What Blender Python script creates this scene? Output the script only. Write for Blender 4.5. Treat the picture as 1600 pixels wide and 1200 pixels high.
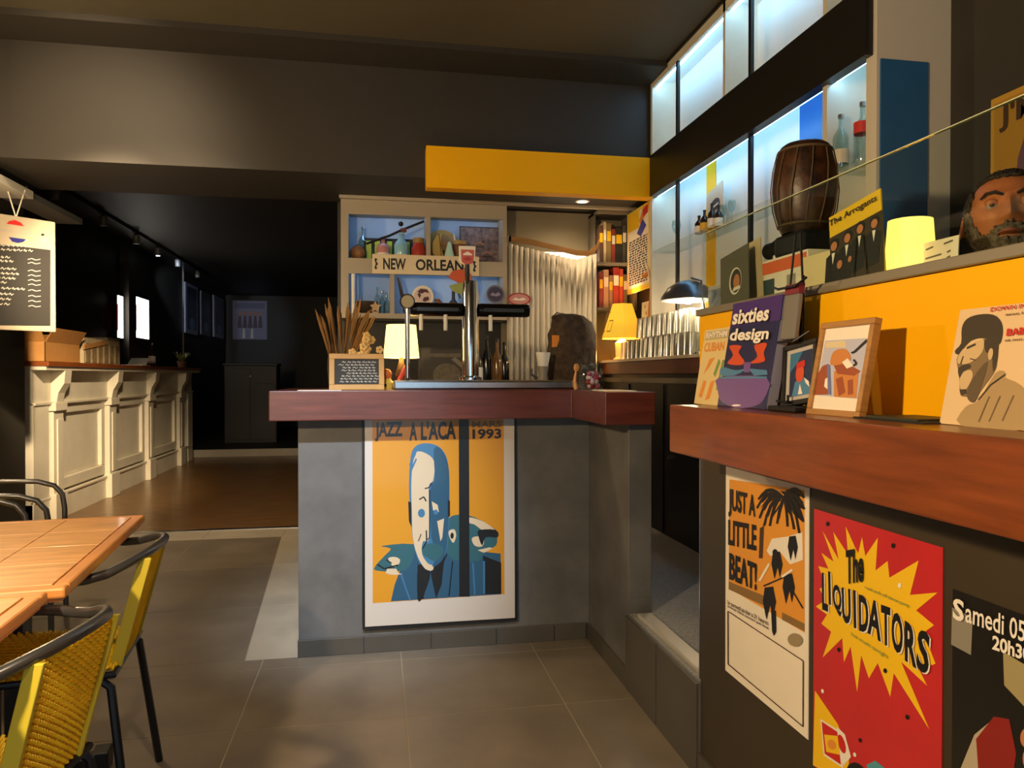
import bpy, bmesh, math, random
import numpy as np
from mathutils import Vector, Matrix
from mathutils.geometry import tessellate_polygon
random.seed(7)
PI = math.pi
for o in list(bpy.data.objects): bpy.data.objects.remove(o)
SC = bpy.context.scene
COL = SC.collection
# ------------------------------------------------------------------ camera, world, daylight, exposure
cd = bpy.data.cameras.new('camera'); cam = bpy.data.objects.new('camera', cd); COL.objects.link(cam)
cd.sensor_width = 36; cd.lens = 1150/1600*36; cd.clip_start = .02
cam.location = (0, 0, 1.22); cam.rotation_euler = (math.radians(90-.6), 0, -math.atan(210/1150))
SC.camera = cam
W = bpy.data.worlds.new('World'); SC.world = W; W.use_nodes = True
W.node_tree.nodes['Background'].inputs[0].default_value = (.62, .80, 1.0, 1)
W.node_tree.nodes['Background'].inputs[1].default_value = 2.0
SC.view_settings.view_transform = 'Standard'; SC.view_settings.look = 'None'
SC.view_settings.exposure = 0; SC.view_settings.gamma = 1; SC.view_settings.use_curve_mapping = False

def light(kind, name, loc, energy, col, target=None, size=.05, spot=60, blend=.5, parent=None):
    d = bpy.data.lights.new(name, kind); d.energy = energy; d.color = col
    if kind == 'SPOT': d.spot_size = math.radians(spot); d.spot_blend = blend; d.shadow_soft_size = size
    elif kind == 'POINT': d.shadow_soft_size = size
    o = bpy.data.objects.new(name, d); COL.objects.link(o); o.location = loc
    if target is not None:
        o.rotation_euler = (Vector(target)-Vector(loc)).to_track_quat('-Z', 'Y').to_euler()
    if parent: o.parent = parent
    return o
# daylight portal in the shop window behind the camera (the window itself is built with the walls)
pd = bpy.data.lights.new('window_portal', 'AREA'); pd.shape = 'RECTANGLE'; pd.size = 2.6; pd.size_y = 1.75
pd.cycles.is_portal = True
po = bpy.data.objects.new('window_portal', pd); COL.objects.link(po)
po.location = (-.5, -2.55, .95); po.rotation_euler = (math.radians(90), 0, 0)
WARM = (1.0, .66, .34); WARM2 = (1.0, .74, .46); COOL = (.62, .82, 1.0)

# ------------------------------------------------------------------ helpers
def lin(c):
    if isinstance(c, str):
        c = c.lstrip('#'); c = [int(c[i:i+2], 16)/255 for i in (0, 2, 4)]
    return tuple(x/12.92 if x <= .04045 else ((x+.055)/1.055)**2.4 for x in c)
MATS = {}
def M(name, col, rough=.55, metal=0, noise=.0, scale=8., bump=0., coat=0, emit=0, ecol=None, stretch=None, detail=4, spec=None, trans=0, ior=1.45, col2=None):
    if name in MATS: return MATS[name]
    m = bpy.data.materials.new(name); m.use_nodes = True; MATS[name] = m
    nt = m.node_tree; p = nt.nodes['Principled BSDF']
    c = lin(col); p.inputs['Base Color'].default_value = (*c, 1)
    p.inputs['Roughness'].default_value = rough; p.inputs['Metallic'].default_value = metal
    if coat: p.inputs['Coat Weight'].default_value = coat; p.inputs['Coat Roughness'].default_value = .08
    if spec is not None: p.inputs['Specular IOR Level'].default_value = spec
    if trans: p.inputs['Transmission Weight'].default_value = trans; p.inputs['IOR'].default_value = ior
    if emit:
        p.inputs['Emission Color'].default_value = (*(lin(ecol) if ecol else c), 1); p.inputs['Emission Strength'].default_value = emit
    if noise or bump:
        tc = nt.nodes.new('ShaderNodeTexCoord'); mp = nt.nodes.new('ShaderNodeMapping')
        nt.links.new(tc.outputs['Object'], mp.inputs[0])
        if stretch: mp.inputs['Scale'].default_value = stretch
        n = nt.nodes.new('ShaderNodeTexNoise'); n.inputs['Scale'].default_value = scale; n.inputs['Detail'].default_value = detail
        n.inputs['Roughness'].default_value = .6
        nt.links.new(mp.outputs[0], n.inputs['Vector'])
        if noise:
            r = nt.nodes.new('ShaderNodeValToRGB'); e = r.color_ramp.elements
            e[0].position = .3; e[1].position = .7
            e[0].color = (*[max(0, x*(1-noise)) for x in c], 1)
            e[1].color = (*(lin(col2) if col2 else [min(1, x*(1+noise)) for x in c]), 1)
            nt.links.new(n.outputs['Fac'], r.inputs[0]); nt.links.new(r.outputs[0], p.inputs['Base Color'])
        if bump:
            b = nt.nodes.new('ShaderNodeBump'); b.inputs['Strength'].default_value = bump; b.inputs['Distance'].default_value = .01
            nt.links.new(n.outputs['Fac'], b.inputs['Height']); nt.links.new(b.outputs[0], p.inputs['Normal'])
    return m
def thin_glass(name, tint, mixf=.12, rough=.02):
    m = bpy.data.materials.new(name); m.use_nodes = True; nt = m.node_tree; nt.nodes.clear()
    out = nt.nodes.new('ShaderNodeOutputMaterial'); t = nt.nodes.new('ShaderNodeBsdfTransparent'); g = nt.nodes.new('ShaderNodeBsdfGlossy')
    t.inputs[0].default_value = (*tint, 1); g.inputs['Roughness'].default_value = rough
    mx = nt.nodes.new('ShaderNodeMixShader'); lw = nt.nodes.new('ShaderNodeLayerWeight'); lw.inputs[0].default_value = .5
    pw_ = nt.nodes.new('ShaderNodeMath'); pw_.operation = 'POWER'; pw_.inputs[1].default_value = 4
    ad = nt.nodes.new('ShaderNodeMath'); ad.operation = 'MULTIPLY_ADD'; ad.inputs[1].default_value = .6; ad.inputs[2].default_value = mixf
    nt.links.new(lw.outputs['Facing'], pw_.inputs[0]); nt.links.new(pw_.outputs[0], ad.inputs[0]); nt.links.new(ad.outputs[0], mx.inputs[0])
    nt.links.new(t.outputs[0], mx.inputs[1]); nt.links.new(g.outputs[0], mx.inputs[2]); nt.links.new(mx.outputs[0], out.inputs[0])
    return m

class MB:
    def __init__(s): s.v = []; s.f = []; s.m = []; s.cur = 0
    def add(s, vs, fs):
        o = len(s.v); s.v += [tuple(v) for v in vs]
        for f in fs: s.f.append(tuple(i+o for i in f)); s.m.append(s.cur)
        return s
    def mat(s, i): s.cur = i; return s
    def box(s, x0, x1, y0, y1, z0, z1, T=None):
        vs = [(x, y, z) for z in (z0, z1) for y in (y0, y1) for x in (x0, x1)]
        if T is not None: vs = [T @ Vector(v) for v in vs]
        return s.add(vs, [(0, 2, 3, 1), (4, 5, 7, 6), (0, 1, 5, 4), (2, 6, 7, 3), (0, 4, 6, 2), (1, 3, 7, 5)])
    def lathe(s, prof, n=20, c=(0, 0, 0), cap=True, T=None, sx=1, sy=1):
        vs = []; fs = []
        for r, z in prof:
            for k in range(n):
                a = 2*PI*k/n; v = Vector((c[0]+sx*r*math.cos(a), c[1]+sy*r*math.sin(a), c[2]+z)); vs.append(T @ v if T is not None else v)
        for i in range(len(prof)-1):
            for k in range(n):
                k2 = (k+1) % n; fs.append((i*n+k, i*n+k2, (i+1)*n+k2, (i+1)*n+k))
        if cap:
            if prof[0][0] > 1e-5: fs.append(tuple(range(n))[::-1])
            if prof[-1][0] > 1e-5: fs.append(tuple((len(prof)-1)*n+k for k in range(n)))
        return s.add(vs, fs)
    def tube(s, path, r, n=8, closed=False):
        P = [Vector(p) for p in path]; vs = []; fs = []; m = len(P); up = None
        for i, p in enumerate(P):
            if closed: t = P[(i+1) % m]-P[i-1]
            else: t = P[min(i+1, m-1)]-P[max(i-1, 0)]
            t.normalize()
            if up is None: up = Vector((0, 0, 1)) if abs(t.z) < .9 else Vector((1, 0, 0))
            a = up-t*up.dot(t)
            if a.length < 1e-4: a = Vector((1, 0, 0))-t*t.x
            a.normalize(); b = t.cross(a); up = a
            rr = r[i] if isinstance(r, (list, tuple)) else r
            for k in range(n):
                w = 2*PI*k/n; vs.append(p+rr*(math.cos(w)*a+math.sin(w)*b))
        for i in range(m if closed else m-1):
            j = (i+1) % m
            for k in range(n):
                k2 = (k+1) % n; fs.append((i*n+k, i*n+k2, j*n+k2, j*n+k))
        if not closed: fs += [tuple(range(n))[::-1], tuple((m-1)*n+k for k in range(n))]
        return s.add(vs, fs)
    def prism(s, poly, t0, t1, axis='y', T=None):
        # poly 2D; axis = extrusion axis: 'y' -> poly in x,z ; 'z' -> poly in x,y ; 'x' -> poly in y,z
        n = len(poly); f = {'y': lambda a, b, t: (a, t, b), 'z': lambda a, b, t: (a, b, t), 'x': lambda a, b, t: (t, a, b)}[axis]
        vs = [f(a, b, t0) for a, b in poly]+[f(a, b, t1) for a, b in poly]
        if T is not None: vs = [T @ Vector(v) for v in vs]
        tri = tessellate_polygon([[Vector((a, b, 0)) for a, b in poly]])
        fs = [tuple(t) for t in tri]+[tuple(i+n for i in t[::-1]) for t in tri]+[(i, (i+1) % n, (i+1) % n+n, i+n) for i in range(n)]
        return s.add(vs, fs)
    def sphere(s, c, r, n=12, sx=1, sy=1, sz=1):
        pr = [(max(1e-6, math.sin(PI*i/n)), -math.cos(PI*i/n)) for i in range(n+1)]
        T = Matrix.Translation(c) @ Matrix.Diagonal((r*sx, r*sy, r*sz, 1))
        return s.lathe(pr, n+4, cap=False, T=T)
    def build(s, name, mats, parent=None, smooth=False, bevel=0, loc=None, rz=0, kind=None):
        me = bpy.data.meshes.new(name); me.from_pydata(s.v, [], s.f)
        if not isinstance(mats, (list, tuple)): mats = [mats]
        for m in mats: me.materials.append(m)
        if len(mats) > 1: me.polygons.foreach_set('material_index', s.m)
        bm = bmesh.new(); bm.from_mesh(me); bmesh.ops.recalc_face_normals(bm, faces=bm.faces); bm.to_mesh(me); bm.free()
        if smooth:
            me.polygons.foreach_set('use_smooth', [True]*len(me.polygons))
            me.set_sharp_from_angle(angle=math.radians(40))
        o = bpy.data.objects.new(name, me); COL.objects.link(o)
        if parent: o.parent = parent
        if loc: o.location = loc
        if rz: o.rotation_euler.z = rz
        if bevel:
            b = o.modifiers.new('bevel', 'BEVEL'); b.width = bevel; b.segments = 2; b.limit_method = 'ANGLE'
        if kind: o['kind'] = kind
        return o
def tag(o, label, cat, group=None):
    o['label'] = label; o['category'] = cat
    if group: o['group'] = group
    return o
def thing(name, label, cat, loc=(0, 0, 0), rz=0, group=None):
    o = bpy.data.objects.new(name, None); COL.objects.link(o); o.empty_display_size = .05
    o.location = loc; o.rotation_euler.z = rz
    return tag(o, label, cat, group)
def struct(o, label=None):
    o['kind'] = 'structure'
    if label: o['label'] = label
    return o
def box(name, mat, b, parent=None, bevel=0, **k): return MB().box(*b).build(name, mat, parent, bevel=bevel, **k)
def link_copy(o, parent, loc=None):
    c = o.copy(); COL.objects.link(c); c.parent = parent
    if loc is not None: c.location = loc
    return c
# flat print: shapes on a sheet; coordinates in any quad (TL, TR, BR, BL) are mapped onto the sheet
def homog(src):
    dst = [(0, 1), (1, 1), (1, 0), (0, 0)]; A = []
    for (x, y), (u, v) in zip(src, dst):
        A.append([x, y, 1, 0, 0, 0, -u*x, -u*y, -u]); A.append([0, 0, 0, x, y, 1, -v*x, -v*y, -v])
    _, _, V = np.linalg.svd(np.array(A, float)); return V[-1].reshape(3, 3)
FONT_CACHE = {}
def glyphs(txt, bold=.012):
    if txt in FONT_CACHE: return FONT_CACHE[txt]
    c = bpy.data.curves.new('t', 'FONT'); c.body = txt; c.resolution_u = 3; c.offset = bold if len(txt) > 12 else .03
    o = bpy.data.objects.new('t', c); me = bpy.data.meshes.new_from_object(o)
    vs = np.array([v.co[:2] for v in me.vertices]); fs = [tuple(p.vertices) for p in me.polygons]
    bpy.data.objects.remove(o); bpy.data.meshes.remove(me)
    lo = vs.min(0); hi = vs.max(0); vs = (vs-lo)/(hi-lo)
    FONT_CACHE[txt] = (vs, fs); return FONT_CACHE[txt]
class Print:
    def __init__(s, w, h, quad=((0, 100), (100, 100), (100, 0), (0, 0)), step=.0004, y0=0):
        s.w, s.h, s.H, s.mb, s.mats, s.layer, s.step, s.y0 = w, h, homog(quad), MB(), [], 0, step, y0; s.texts = []
    def pt(s, x, y):
        q = s.H @ np.array([x, y, 1.]); u, v = q[0]/q[2], q[1]/q[2]
        return ((u-.5)*s.w, -(s.layer+1)*s.step-s.cnt*1e-5+s.y0, v*s.h)
    def mi(s, m):
        if m not in s.mats: s.mats.append(m)
        s.mb.cur = s.mats.index(m)
    sm = False; cnt = 0
    def poly(s, pts, m, raw=False):
        if s.sm and not raw and len(pts) > 4:
            n_ = len(pts); out = []
            for i in range(n_):
                p0, p1, p2, p3 = (np.array(pts[(i+k) % n_], float) for k in (-1, 0, 1, 2))
                for t in (0, .34, .67): out.append(tuple(.5*(2*p1+(p2-p0)*t+(2*p0-5*p1+4*p2-p3)*t*t+(3*p1-p0-3*p2+p3)*t**3)))
            pts = out
        s.cnt += 1; s.mi(m); P = [s.pt(*p) for p in pts]
        tri = tessellate_polygon([[Vector((p[0], p[2], 0)) for p in P]])
        s.mb.add(P, [tuple(t) for t in tri]); return s
    def rect(s, x0, y0, x1, y1, m): return s.poly([(x0, y0), (x1, y0), (x1, y1), (x0, y1)], m, True)
    def oval(s, cx, cy, rx, ry, m, n=18, rot=0):
        c, q = math.cos(rot), math.sin(rot)
        return s.poly([(cx+rx*math.cos(2*PI*k/n)*c-ry*math.sin(2*PI*k/n)*q, cy+rx*math.cos(2*PI*k/n)*q+ry*math.sin(2*PI*k/n)*c) for k in range(n)], m, True)
    def line(s, pts, wd, m):
        for (x0, y0), (x1, y1) in zip(pts, pts[1:]):
            d = math.hypot(x1-x0, y1-y0) or 1; nx, ny = -(y1-y0)/d*wd/2, (x1-x0)/d*wd/2
            s.poly([(x0+nx, y0+ny), (x1+nx, y1+ny), (x1-nx, y1-ny), (x0-nx, y0-ny)], m)
        return s
    def text(s, t, bl, br, tl, m):   # text box: bottom left, bottom right, top left corners
        s.cnt += 1; vs, fs = glyphs(t); bl, br, tl = map(np.array, (bl, br, tl)); q = MB(); s.texts.append((q, m))
        q.add([s.pt(*(bl+(br-bl)*a+(tl-bl)*b)) for a, b in vs], fs); return s
    def up(s): s.layer += 1; return s
    def build(s, parent, name='print'):
        for c in parent.children:
            if c.name.split('.')[0] in ('sheet', 'mat_board', 'disc', 'slate', 'picture_board'): parent = c; break
        for q, m in s.texts: q.build('lettering', m, parent)
        return s.mb.build(name, s.mats, parent) if s.mb.v else None
def sheet(name, label, cat, w, h, t, mat, loc, rz, lean=0, roll=0, group=None, bevel=0):
    # upright sheet: bottom centre at loc, front faces local -y, leaning back by lean
    e = thing(name, label, cat, loc, 0, group)
    e.rotation_mode = 'XYZ'
    e.matrix_world = Matrix.Translation(loc) @ Matrix.Rotation(rz, 4, 'Z') @ Matrix.Rotation(-lean, 4, 'X') @ Matrix.Rotation(roll, 4, 'Y')
    if mat: box('sheet', mat, (-w/2, w/2, 0, t, 0, h), e, bevel=bevel)
    return e
FACE_L = -PI/2     # front facing -X

# ------------------------------------------------------------------ materials
m_tile = M('dark_tile', '#7a7062', .38, noise=.18, scale=3, bump=.03)
m_tile_l = M('light_tile', '#b3aa98', .45, noise=.1, scale=4, bump=.03)
m_grout = M('grout', '#938976', .8)
m_tile_d = M('darker_tile', '#4c4841', .4, noise=.18, scale=3, bump=.03)
m_grout_d = M('grout_dark', '#4a4640', .8)
m_parq = M('parquet', '#7a5a34', .34, noise=.45, scale=3.0, stretch=(1.2, 9, 1), bump=.04, coat=.15)
m_wallk = M('black_wall', '#35322b', .6, noise=.12, scale=2)
m_wallk2 = M('dark_grey_wall', '#2f2b25', .62, noise=.10, scale=1.5)
m_ceil = M('olive_ceiling', '#4c4636', .7, noise=.1, scale=1.5)
m_dkroom = M('dark_room_paint', '#2a2823', .55, noise=.1, scale=2)
m_yellow = M('yellow_paint', '#f4b400', .6, noise=.03, scale=2, spec=.2)
m_conc = M('grey_concrete', '#5f5e5c', .5, noise=.25, scale=5, bump=.06, detail=8)
m_olive = M('olive_black_paint', '#3a3122', .45, noise=.12, scale=3)
m_wood = M('red_wood', '#7a3a20', .35, noise=.28, scale=4, stretch=(1, 7, 12), bump=.02, coat=.25)
m_woodx = M('red_wood_along', '#5e2c22', .35, noise=.28, scale=4, stretch=(1.2, 8, 14), bump=.02, coat=.25)
m_wood_y = M('red_wood_y', '#773a18', .35, noise=.28, scale=4, stretch=(8, 1.2, 14), bump=.02, coat=.25)
m_cream = M('cream_paint', '#d9d2bd', .45, noise=.05, scale=6)
m_white = M('white_paint', '#e6e4da', .5)
m_blue = M('blue_panel', '#0e5fa8', .45)
m_dblue = M('blue_paint', '#2c659c', .5, noise=.08, scale=6)
m_blackm = M('black_metal', '#17171a', .35, metal=.3)
m_black = M('black_satin', '#141312', .45)
m_ledge = M('grey_ledge', '#77705f', .4)
m_steel = M('steel', '#b9bcc2', .22, metal=1, noise=.06, scale=20)
m_chrome = M('chrome', '#d5d8de', .1, metal=1)
m_paper = M('paper', '#efe6d4', .5, noise=.04, scale=6)
m_gpaper = M('glossy_paper', '#c4bbb0', .35, coat=.4)
m_ink = M('ink_black', '#141414', .4)
m_inkw = M('ink_white', '#efe9dc', .45)
m_red = M('ink_red', '#c8261f', .35)
m_orange = M('ink_orange', '#e5913a', .4)
m_inky = M('ink_yellow', '#f2c41c', .4)
m_skinp = M('ink_skin', '#c07b50', .45)
m_brown = M('ink_brown', '#4a3220', .5)
m_pglass = thin_glass('clear_pane', (.93, .97, .94), .02)
m_glass = M('drinking_glass', '#ffffff', .03, trans=1, ior=1.3)
m_glassb = thin_glass('bottle_glass', (.80, .90, .90), .10, .05)
m_cork = M('cardboard', '#c08a4a', .7, noise=.08, scale=10)
m_tan = M('tan_wood', '#c98f4e', .45, noise=.2, scale=6, stretch=(1, 1, 8))

# ------------------------------------------------------------------ room shell
floor = struct(box('floor', m_grout, (-2.6, 1.0, -2.6, 6.32, -.12, -.0012)))
# dark floor tiles: shared grid in front of the bar, larger rows beside it
XS = [-2.60, -2.23, -1.65, -1.07, -.486, .098, .684, .962]
YS = [-2.58, -2.21, -1.67, -1.13, -.59, -.05, .49, 1.03, 1.57, 2.11, 2.65, 3.19, 3.30]
g = .0028
for i in range(len(XS)-1):
    for j in range(len(YS)-1):
        box('floor_tile', m_tile, (XS[i]+g, XS[i+1]-g, YS[j]+g, YS[j+1]-g, -.006, 0), floor)
def quad_tile(p, mat, name='floor_tile'):
    c = [sum(a)/4 for a in zip(*p)]
    q = [(x+(c[0]-x)/max(.1, abs(c[0]-x))*g if abs(c[0]-x) > .02 else x, y+(c[1]-y)/max(.1, abs(c[1]-y))*g) for x, y in p]
    MB().prism(q, -.006, 0, 'z').build(name, mat, floor)
ex = lambda y: -.564-(y-3.31)*.0632       # left edge of the pale border strip
rows = [3.30, 4.06, 4.93, 5.82]; cols = [-2.60, -1.95, -1.33]
for a, b in zip(rows, rows[1:]):
    cs = cols+[None]
    for k in range(len(cols)):
        x0 = cols[k]; r0 = cols[k+1] if k+1 < len(cols) else ex(a); r1 = cols[k+1] if k+1 < len(cols) else ex(b)
        quad_tile([(x0, a), (r0, a), (r1, b), (x0, b)], m_tile)
for a, b in ((3.30, 4.07), (4.07, 4.95), (4.95, 5.82)):
    quad_tile([(ex(a), a), (-.255, a), (-.255, b), (ex(b), b)], m_tile_l)
for x0, x1 in ((-2.60, -1.9), (-1.9, -1.3), (-1.3, -.72), (-.72, -.255)):
    quad_tile([(x0, 5.82), (x1, 5.82), (x1, 6.12), (x0, 6.12)], m_tile_l)
struct(box('trim_1', m_steel, (-2.60, -.255, 6.12, 6.17, -.003, .008)), 'metal threshold strip between tile and parquet floor')
struct(box('floor_parquet', m_parq, (-3.27, -.25, 6.17, 11.75, -.1, 0)), 'brown parquet floor of the dim back room')
st = struct(box('floor_step', m_dkroom, (-3.27, -.25, 11.78, 17, -.1, .10)), 'dark raised floor at the far end of the back room')
box('nosing', m_tile_l, (-3.27, -.25, 11.75, 11.80, -.1, .11), st)
struct(box('wall_left', m_wallk, (-2.8, -2.60, -2.6, 6.0, -.1, 3.2)))
struct(box('wall_left_back', m_dkroom, (-3.4, -3.27, 5.9, 17, -.1, 3.1)))
struct(box('wall_left_stub', m_wallk, (-3.4, -2.60, 6.0, 6.08, -.1, 3.1)))
struct(box('wall_far', m_dkroom, (-3.4, -.2, 17, 17.1, -.1, 3.1)))
struct(box('wall_back', m_dkroom, (-.28, 2.2, 5.42, 5.52, -.1, 3.1)))
struct(box('wall_partition', m_dkroom, (-.28, -.20, 5.52, 17, -.1, 3.1)))
struct(box('wall_right', m_wallk, (2.05, 2.15, -2.6, 5.5, -.1, 3.25)))
struct(box('ceiling', m_ceil, (-2.7, 2.15, -2.6, 4.62, 3.15, 3.25)))
struct(box('ceiling_back', m_dkroom, (-3.4, 2.15, 5.33, 17.1, 3.0, 3.1)))
bh = struct(box('wall_bulkhead', m_wallk2, (-2.60, 2.05, 4.60, 5.34, 2.452, 3.15)), 'dark grey bulkhead above the passage and the bar')
struct(box('trim_2', m_wallk2, (-2.60, 1.75, 4.28, 4.60, 3.115, 3.15)), 'shallow ceiling step along the bulkhead')
# shop front behind the camera with its glazing
wf = MB(); wf.box(-2.7, -1.85, -2.7, -2.6, -.1, 3.25).box(.85, 2.15, -2.7, -2.6, -.1, 3.25).box(-1.85, .85, -2.7, -2.6, 1.85, 3.25).box(-1.85, .85, -2.7, -2.6, -.1, .05)
struct(wf.build('wall_front', m_wallk))
w1 = struct(bpy.data.objects.new('window_1', None)); COL.objects.link(w1)
fr = MB()
for x in (-1.85, -.53, .80): fr.box(x, x+.05, -2.68, -2.62, .05, 1.85)
fr.box(-1.85, .85, -2.68, -2.62, .05, .10).box(-1.85, .85, -2.68, -2.62, 1.80, 1.85)
fr.build('window_frame', m_blackm, w1)
for x0, x1 in ((-1.80, -.53), (-.48, .80)): box('pane', m_pglass, (x0, x1, -2.655, -2.645, .10, 1.80), w1)
struct(box('floor_bar', M('speckled_grey', '#8b8a84', .6, noise=.4, scale=120), (.968, 2.05, -2.6, 5.42, -.1, .29)), 'speckled grey raised floor behind the bar')
struct(box('floor_bar_back', MATS['speckled_grey'], (-.24, .968, 3.42, 5.42, -.1, .29)), 'raised floor in front of the back shelf')
rs = struct(box('trim_3', m_conc, (.960, .968, 2.09, 2.745, -.01, .288)), 'grey tiled riser of the step into the bar')
for a, b in ((2.09, 2.42), (2.425, 2.745)): box('tile', m_tile_d, (.952, .961, a+.002, b-.002, 0, .284), rs)
box('nosing', M('aluminium', '#d8d2c4', .35, metal=.6), (.985, 1.045, 2.10, 2.70, .289, .304), rs, bevel=.004)

# yellow beam
tag(box('yellow_beam', m_yellow, (.293, 1.748, 4.50, 4.598, 2.368, 2.622), bevel=.003), 'long bright yellow fascia board under the dark bulkhead', 'beam')

# ------------------------------------------------------------------ front bar
bar = thing('bar_counter', 'grey concrete bar front with jazz poster and tiled skirting', 'bar counter', (.3, 3.3, 0))
bar_l = Matrix.Translation((-.3, -3.3, 0))
b = MB(); b.box(-.34, 1.06, 3.30, 3.41, 0, 1.034, bar_l); b.build('front_panel', m_conc, bar, bevel=.003)
MB().box(.965, 1.06, 2.745, 3.30, 0, 1.034, bar_l).build('return_panel', m_conc, bar, bevel=.003)
MB().box(-.34, -.245, 3.41, 3.82, 0, 1.034, bar_l).build('end_panel', m_conc, bar, bevel=.003)
sk = [-.345, -.06, .235, .53, .80, .953]
for a, c in zip(sk, sk[1:]): MB().box(a+.002, c-.002, 3.290, 3.30, 0, .075, bar_l).build('skirting_tile', m_tile_d, bar, bevel=.002)
MB().box(.953, .965, 2.745, 3.288, 0, .075, bar_l).build('skirting_tile', m_tile_d, bar, bevel=.002)
MB().box(.9645, 1.0605, 2.742, 2.745, .29, .35, bar_l).build('scuff_plate', m_conc, bar)
wt = MB(); wt.prism([(-.44, 3.15), (.845, 3.15), (.845, 2.67), (1.045, 2.67), (1.045, 3.84), (-.44, 3.84)], 1.035, 1.16, 'z')
tag(wt.build('bar_worktop', m_woodx, bevel=.004), 'red-brown wooden slab top of the central L-shaped bar', 'worktop')
# jazz poster on the bar front (crop pixels 918x1200, sheet corners below)
JW, JH = .668, .905
jp = sheet('jazz_poster', 'jazz festival poster with tall blue cartoon face glued to bar front', 'poster', JW, JH, .002, m_gpaper, (.278, 3.278, .122), 0, lean=math.radians(1.2))
Q = ((44, 50), (856, 50), (856, 1142), (44, 1190))
P = Print(JW, JH, Q)
jo = M('poster_orange', '#c98a1c', .35, coat=.4); jb = M('poster_blue', '#3c6f96', .35, coat=.4); jd = M('poster_dark_blue', '#27506b', .35, coat=.4)
jc = M('poster_cream', '#ccb99a', .35, coat=.4); jk = M('poster_black', '#15181c', .35, coat=.4); jt = M('poster_teal', '#2d5c66', .35, coat=.4)
jl = M('poster_lilac', '#93a5d8', .35, coat=.4)
P.poly([(86, 52), (800, 52), (800, 1012), (86, 1060)], jo); P.up()
P.poly([(185, 1050), (205, 960), (235, 880), (280, 790), (250, 750), (300, 735), (780, 790), (783, 1012)], jd)
P.sm = True
P.poly([(135, 745), (300, 735), (310, 800), (260, 880), (105, 880), (105, 850), (150, 800), (185, 760)], jt)
P.poly([(505, 590), (560, 575), (640, 590), (745, 650), (760, 690), (755, 745), (690, 780), (660, 830), (520, 820), (480, 740), (490, 640)], jt); P.up()
P.poly([(295, 250), (330, 190), (400, 182), (460, 210), (495, 280), (505, 420), (500, 640), (490, 760), (455, 850), (405, 885), (345, 845), (310, 740), (295, 600), (285, 420)], jb)
P.poly([(160, 900), (210, 890), (250, 900), (205, 905)], jc); P.poly([(155, 895), (165, 870), (215, 870), (228, 900)], jc)
P.poly([(170, 815), (205, 805), (235, 820), (225, 850), (200, 860)], jc)
P.poly([(330, 830), (365, 1037), (330, 1040)], jk); P.poly([(400, 890), (480, 780), (460, 960), (430, 1035)], jk); P.poly([(335, 850), (400, 890), (370, 1000), (355, 1036), (330, 1038)], jk)
P.poly([(685, 800), (783, 840), (783, 1010), (685, 1012)], jk)
P.poly([(610, 590), (680, 610), (735, 645), (745, 665), (690, 665), (640, 630), (610, 620)], jc)
P.poly([(625, 705), (660, 695), (690, 715), (680, 750), (640, 745)], jc); P.poly([(655, 770), (720, 755), (740, 760), (690, 785)], jc)
P.poly([(665, 660), (755, 660), (765, 700), (700, 700), (680, 745), (660, 690)], jk); P.up()
P.poly([(330, 225), (400, 250), (425, 300), (415, 390), (392, 430), (395, 700), (360, 720), (355, 790), (385, 840), (415, 855), (410, 880), (370, 870), (330, 800), (305, 700), (300, 560), (297, 420), (305, 300)], jc)
P.poly([(420, 215), (460, 215), (498, 300), (503, 430), (497, 640), (486, 760), (460, 830), (410, 860), (440, 780), (405, 700), (400, 440), (425, 380)], jd)
P.poly([(437, 610), (475, 595), (465, 700), (455, 720)], jc); P.poly([(408, 500), (440, 520), (447, 560), (415, 550)], jc); P.poly([(500, 665), (530, 655), (540, 690), (525, 730), (505, 700)], jc)
P.poly([(280, 500), (297, 505), (297, 640), (284, 610)], jk); P.poly([(495, 490), (507, 500), (507, 580), (495, 590)], jk); P.up()
P.oval(352, 565, 19, 24, jb); P.oval(430, 560, 12, 14, jb); P.oval(518, 690, 9, 17, jk)
P.poly([(355, 755), (400, 730), (460, 745), (470, 780), (430, 830), (385, 810), (360, 790)], jt)
P.line([(340, 490), (365, 475), (378, 500)], 7, jk); P.line([(370, 430), (392, 425), (412, 395)], 6, jk); P.line([(397, 440), (395, 700), (378, 715)], 5, jk)
P.line([(378, 660), (380, 720), (358, 760)], 7, jk); P.line([(335, 720), (350, 680)], 5, jk)
P.line([(290, 300), (320, 235)], 10, jb); P.line([(298, 325), (325, 265)], 9, jb)
P.line([(440, 900), (490, 790)], 6, jk); P.line([(240, 900), (260, 960), (290, 1045)], 8, jb); P.line([(690, 830), (690, 1010)], 10, jb); P.line([(630, 840), (640, 1015)], 8, jb); P.line([(520, 830), (500, 1020)], 6, jk)
P.line([(110, 845), (150, 870), (225, 850)], 8, jk); P.line([(160, 820), (190, 840)], 6, jk)
P.rect(556, 52, 611, 1024, jk); P.up(); P.build(jp, 'print')
P = Print(JW, JH, Q, y0=-.0026)
P.text("JAZZ", (100, 168), (250, 165), (100, 62), jk); P.text("A", (288, 165), (328, 164), (288, 62), jk); P.text("L'ACA", (350, 164), (540, 160), (350, 60), jk)
P.text('1993', (630, 160), (785, 158), (630, 105), jk); P.text('MARS', (628, 98), (788, 96), (628, 62), M('poster_ochre', '#7c6130', .3)); P.build(jp, 'lettering')
fm = MB()
for bx in ((-JW/2-.012, -JW/2-.003, -.002, .003, 0, JH), (JW/2+.003, JW/2+.011, -.002, .003, 0, JH), (-JW/2-.012, JW/2+.011, -.002, .003, -.012, -.003)): fm.box(*bx)
fm.build('edge_strip', m_black, jp)

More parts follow.
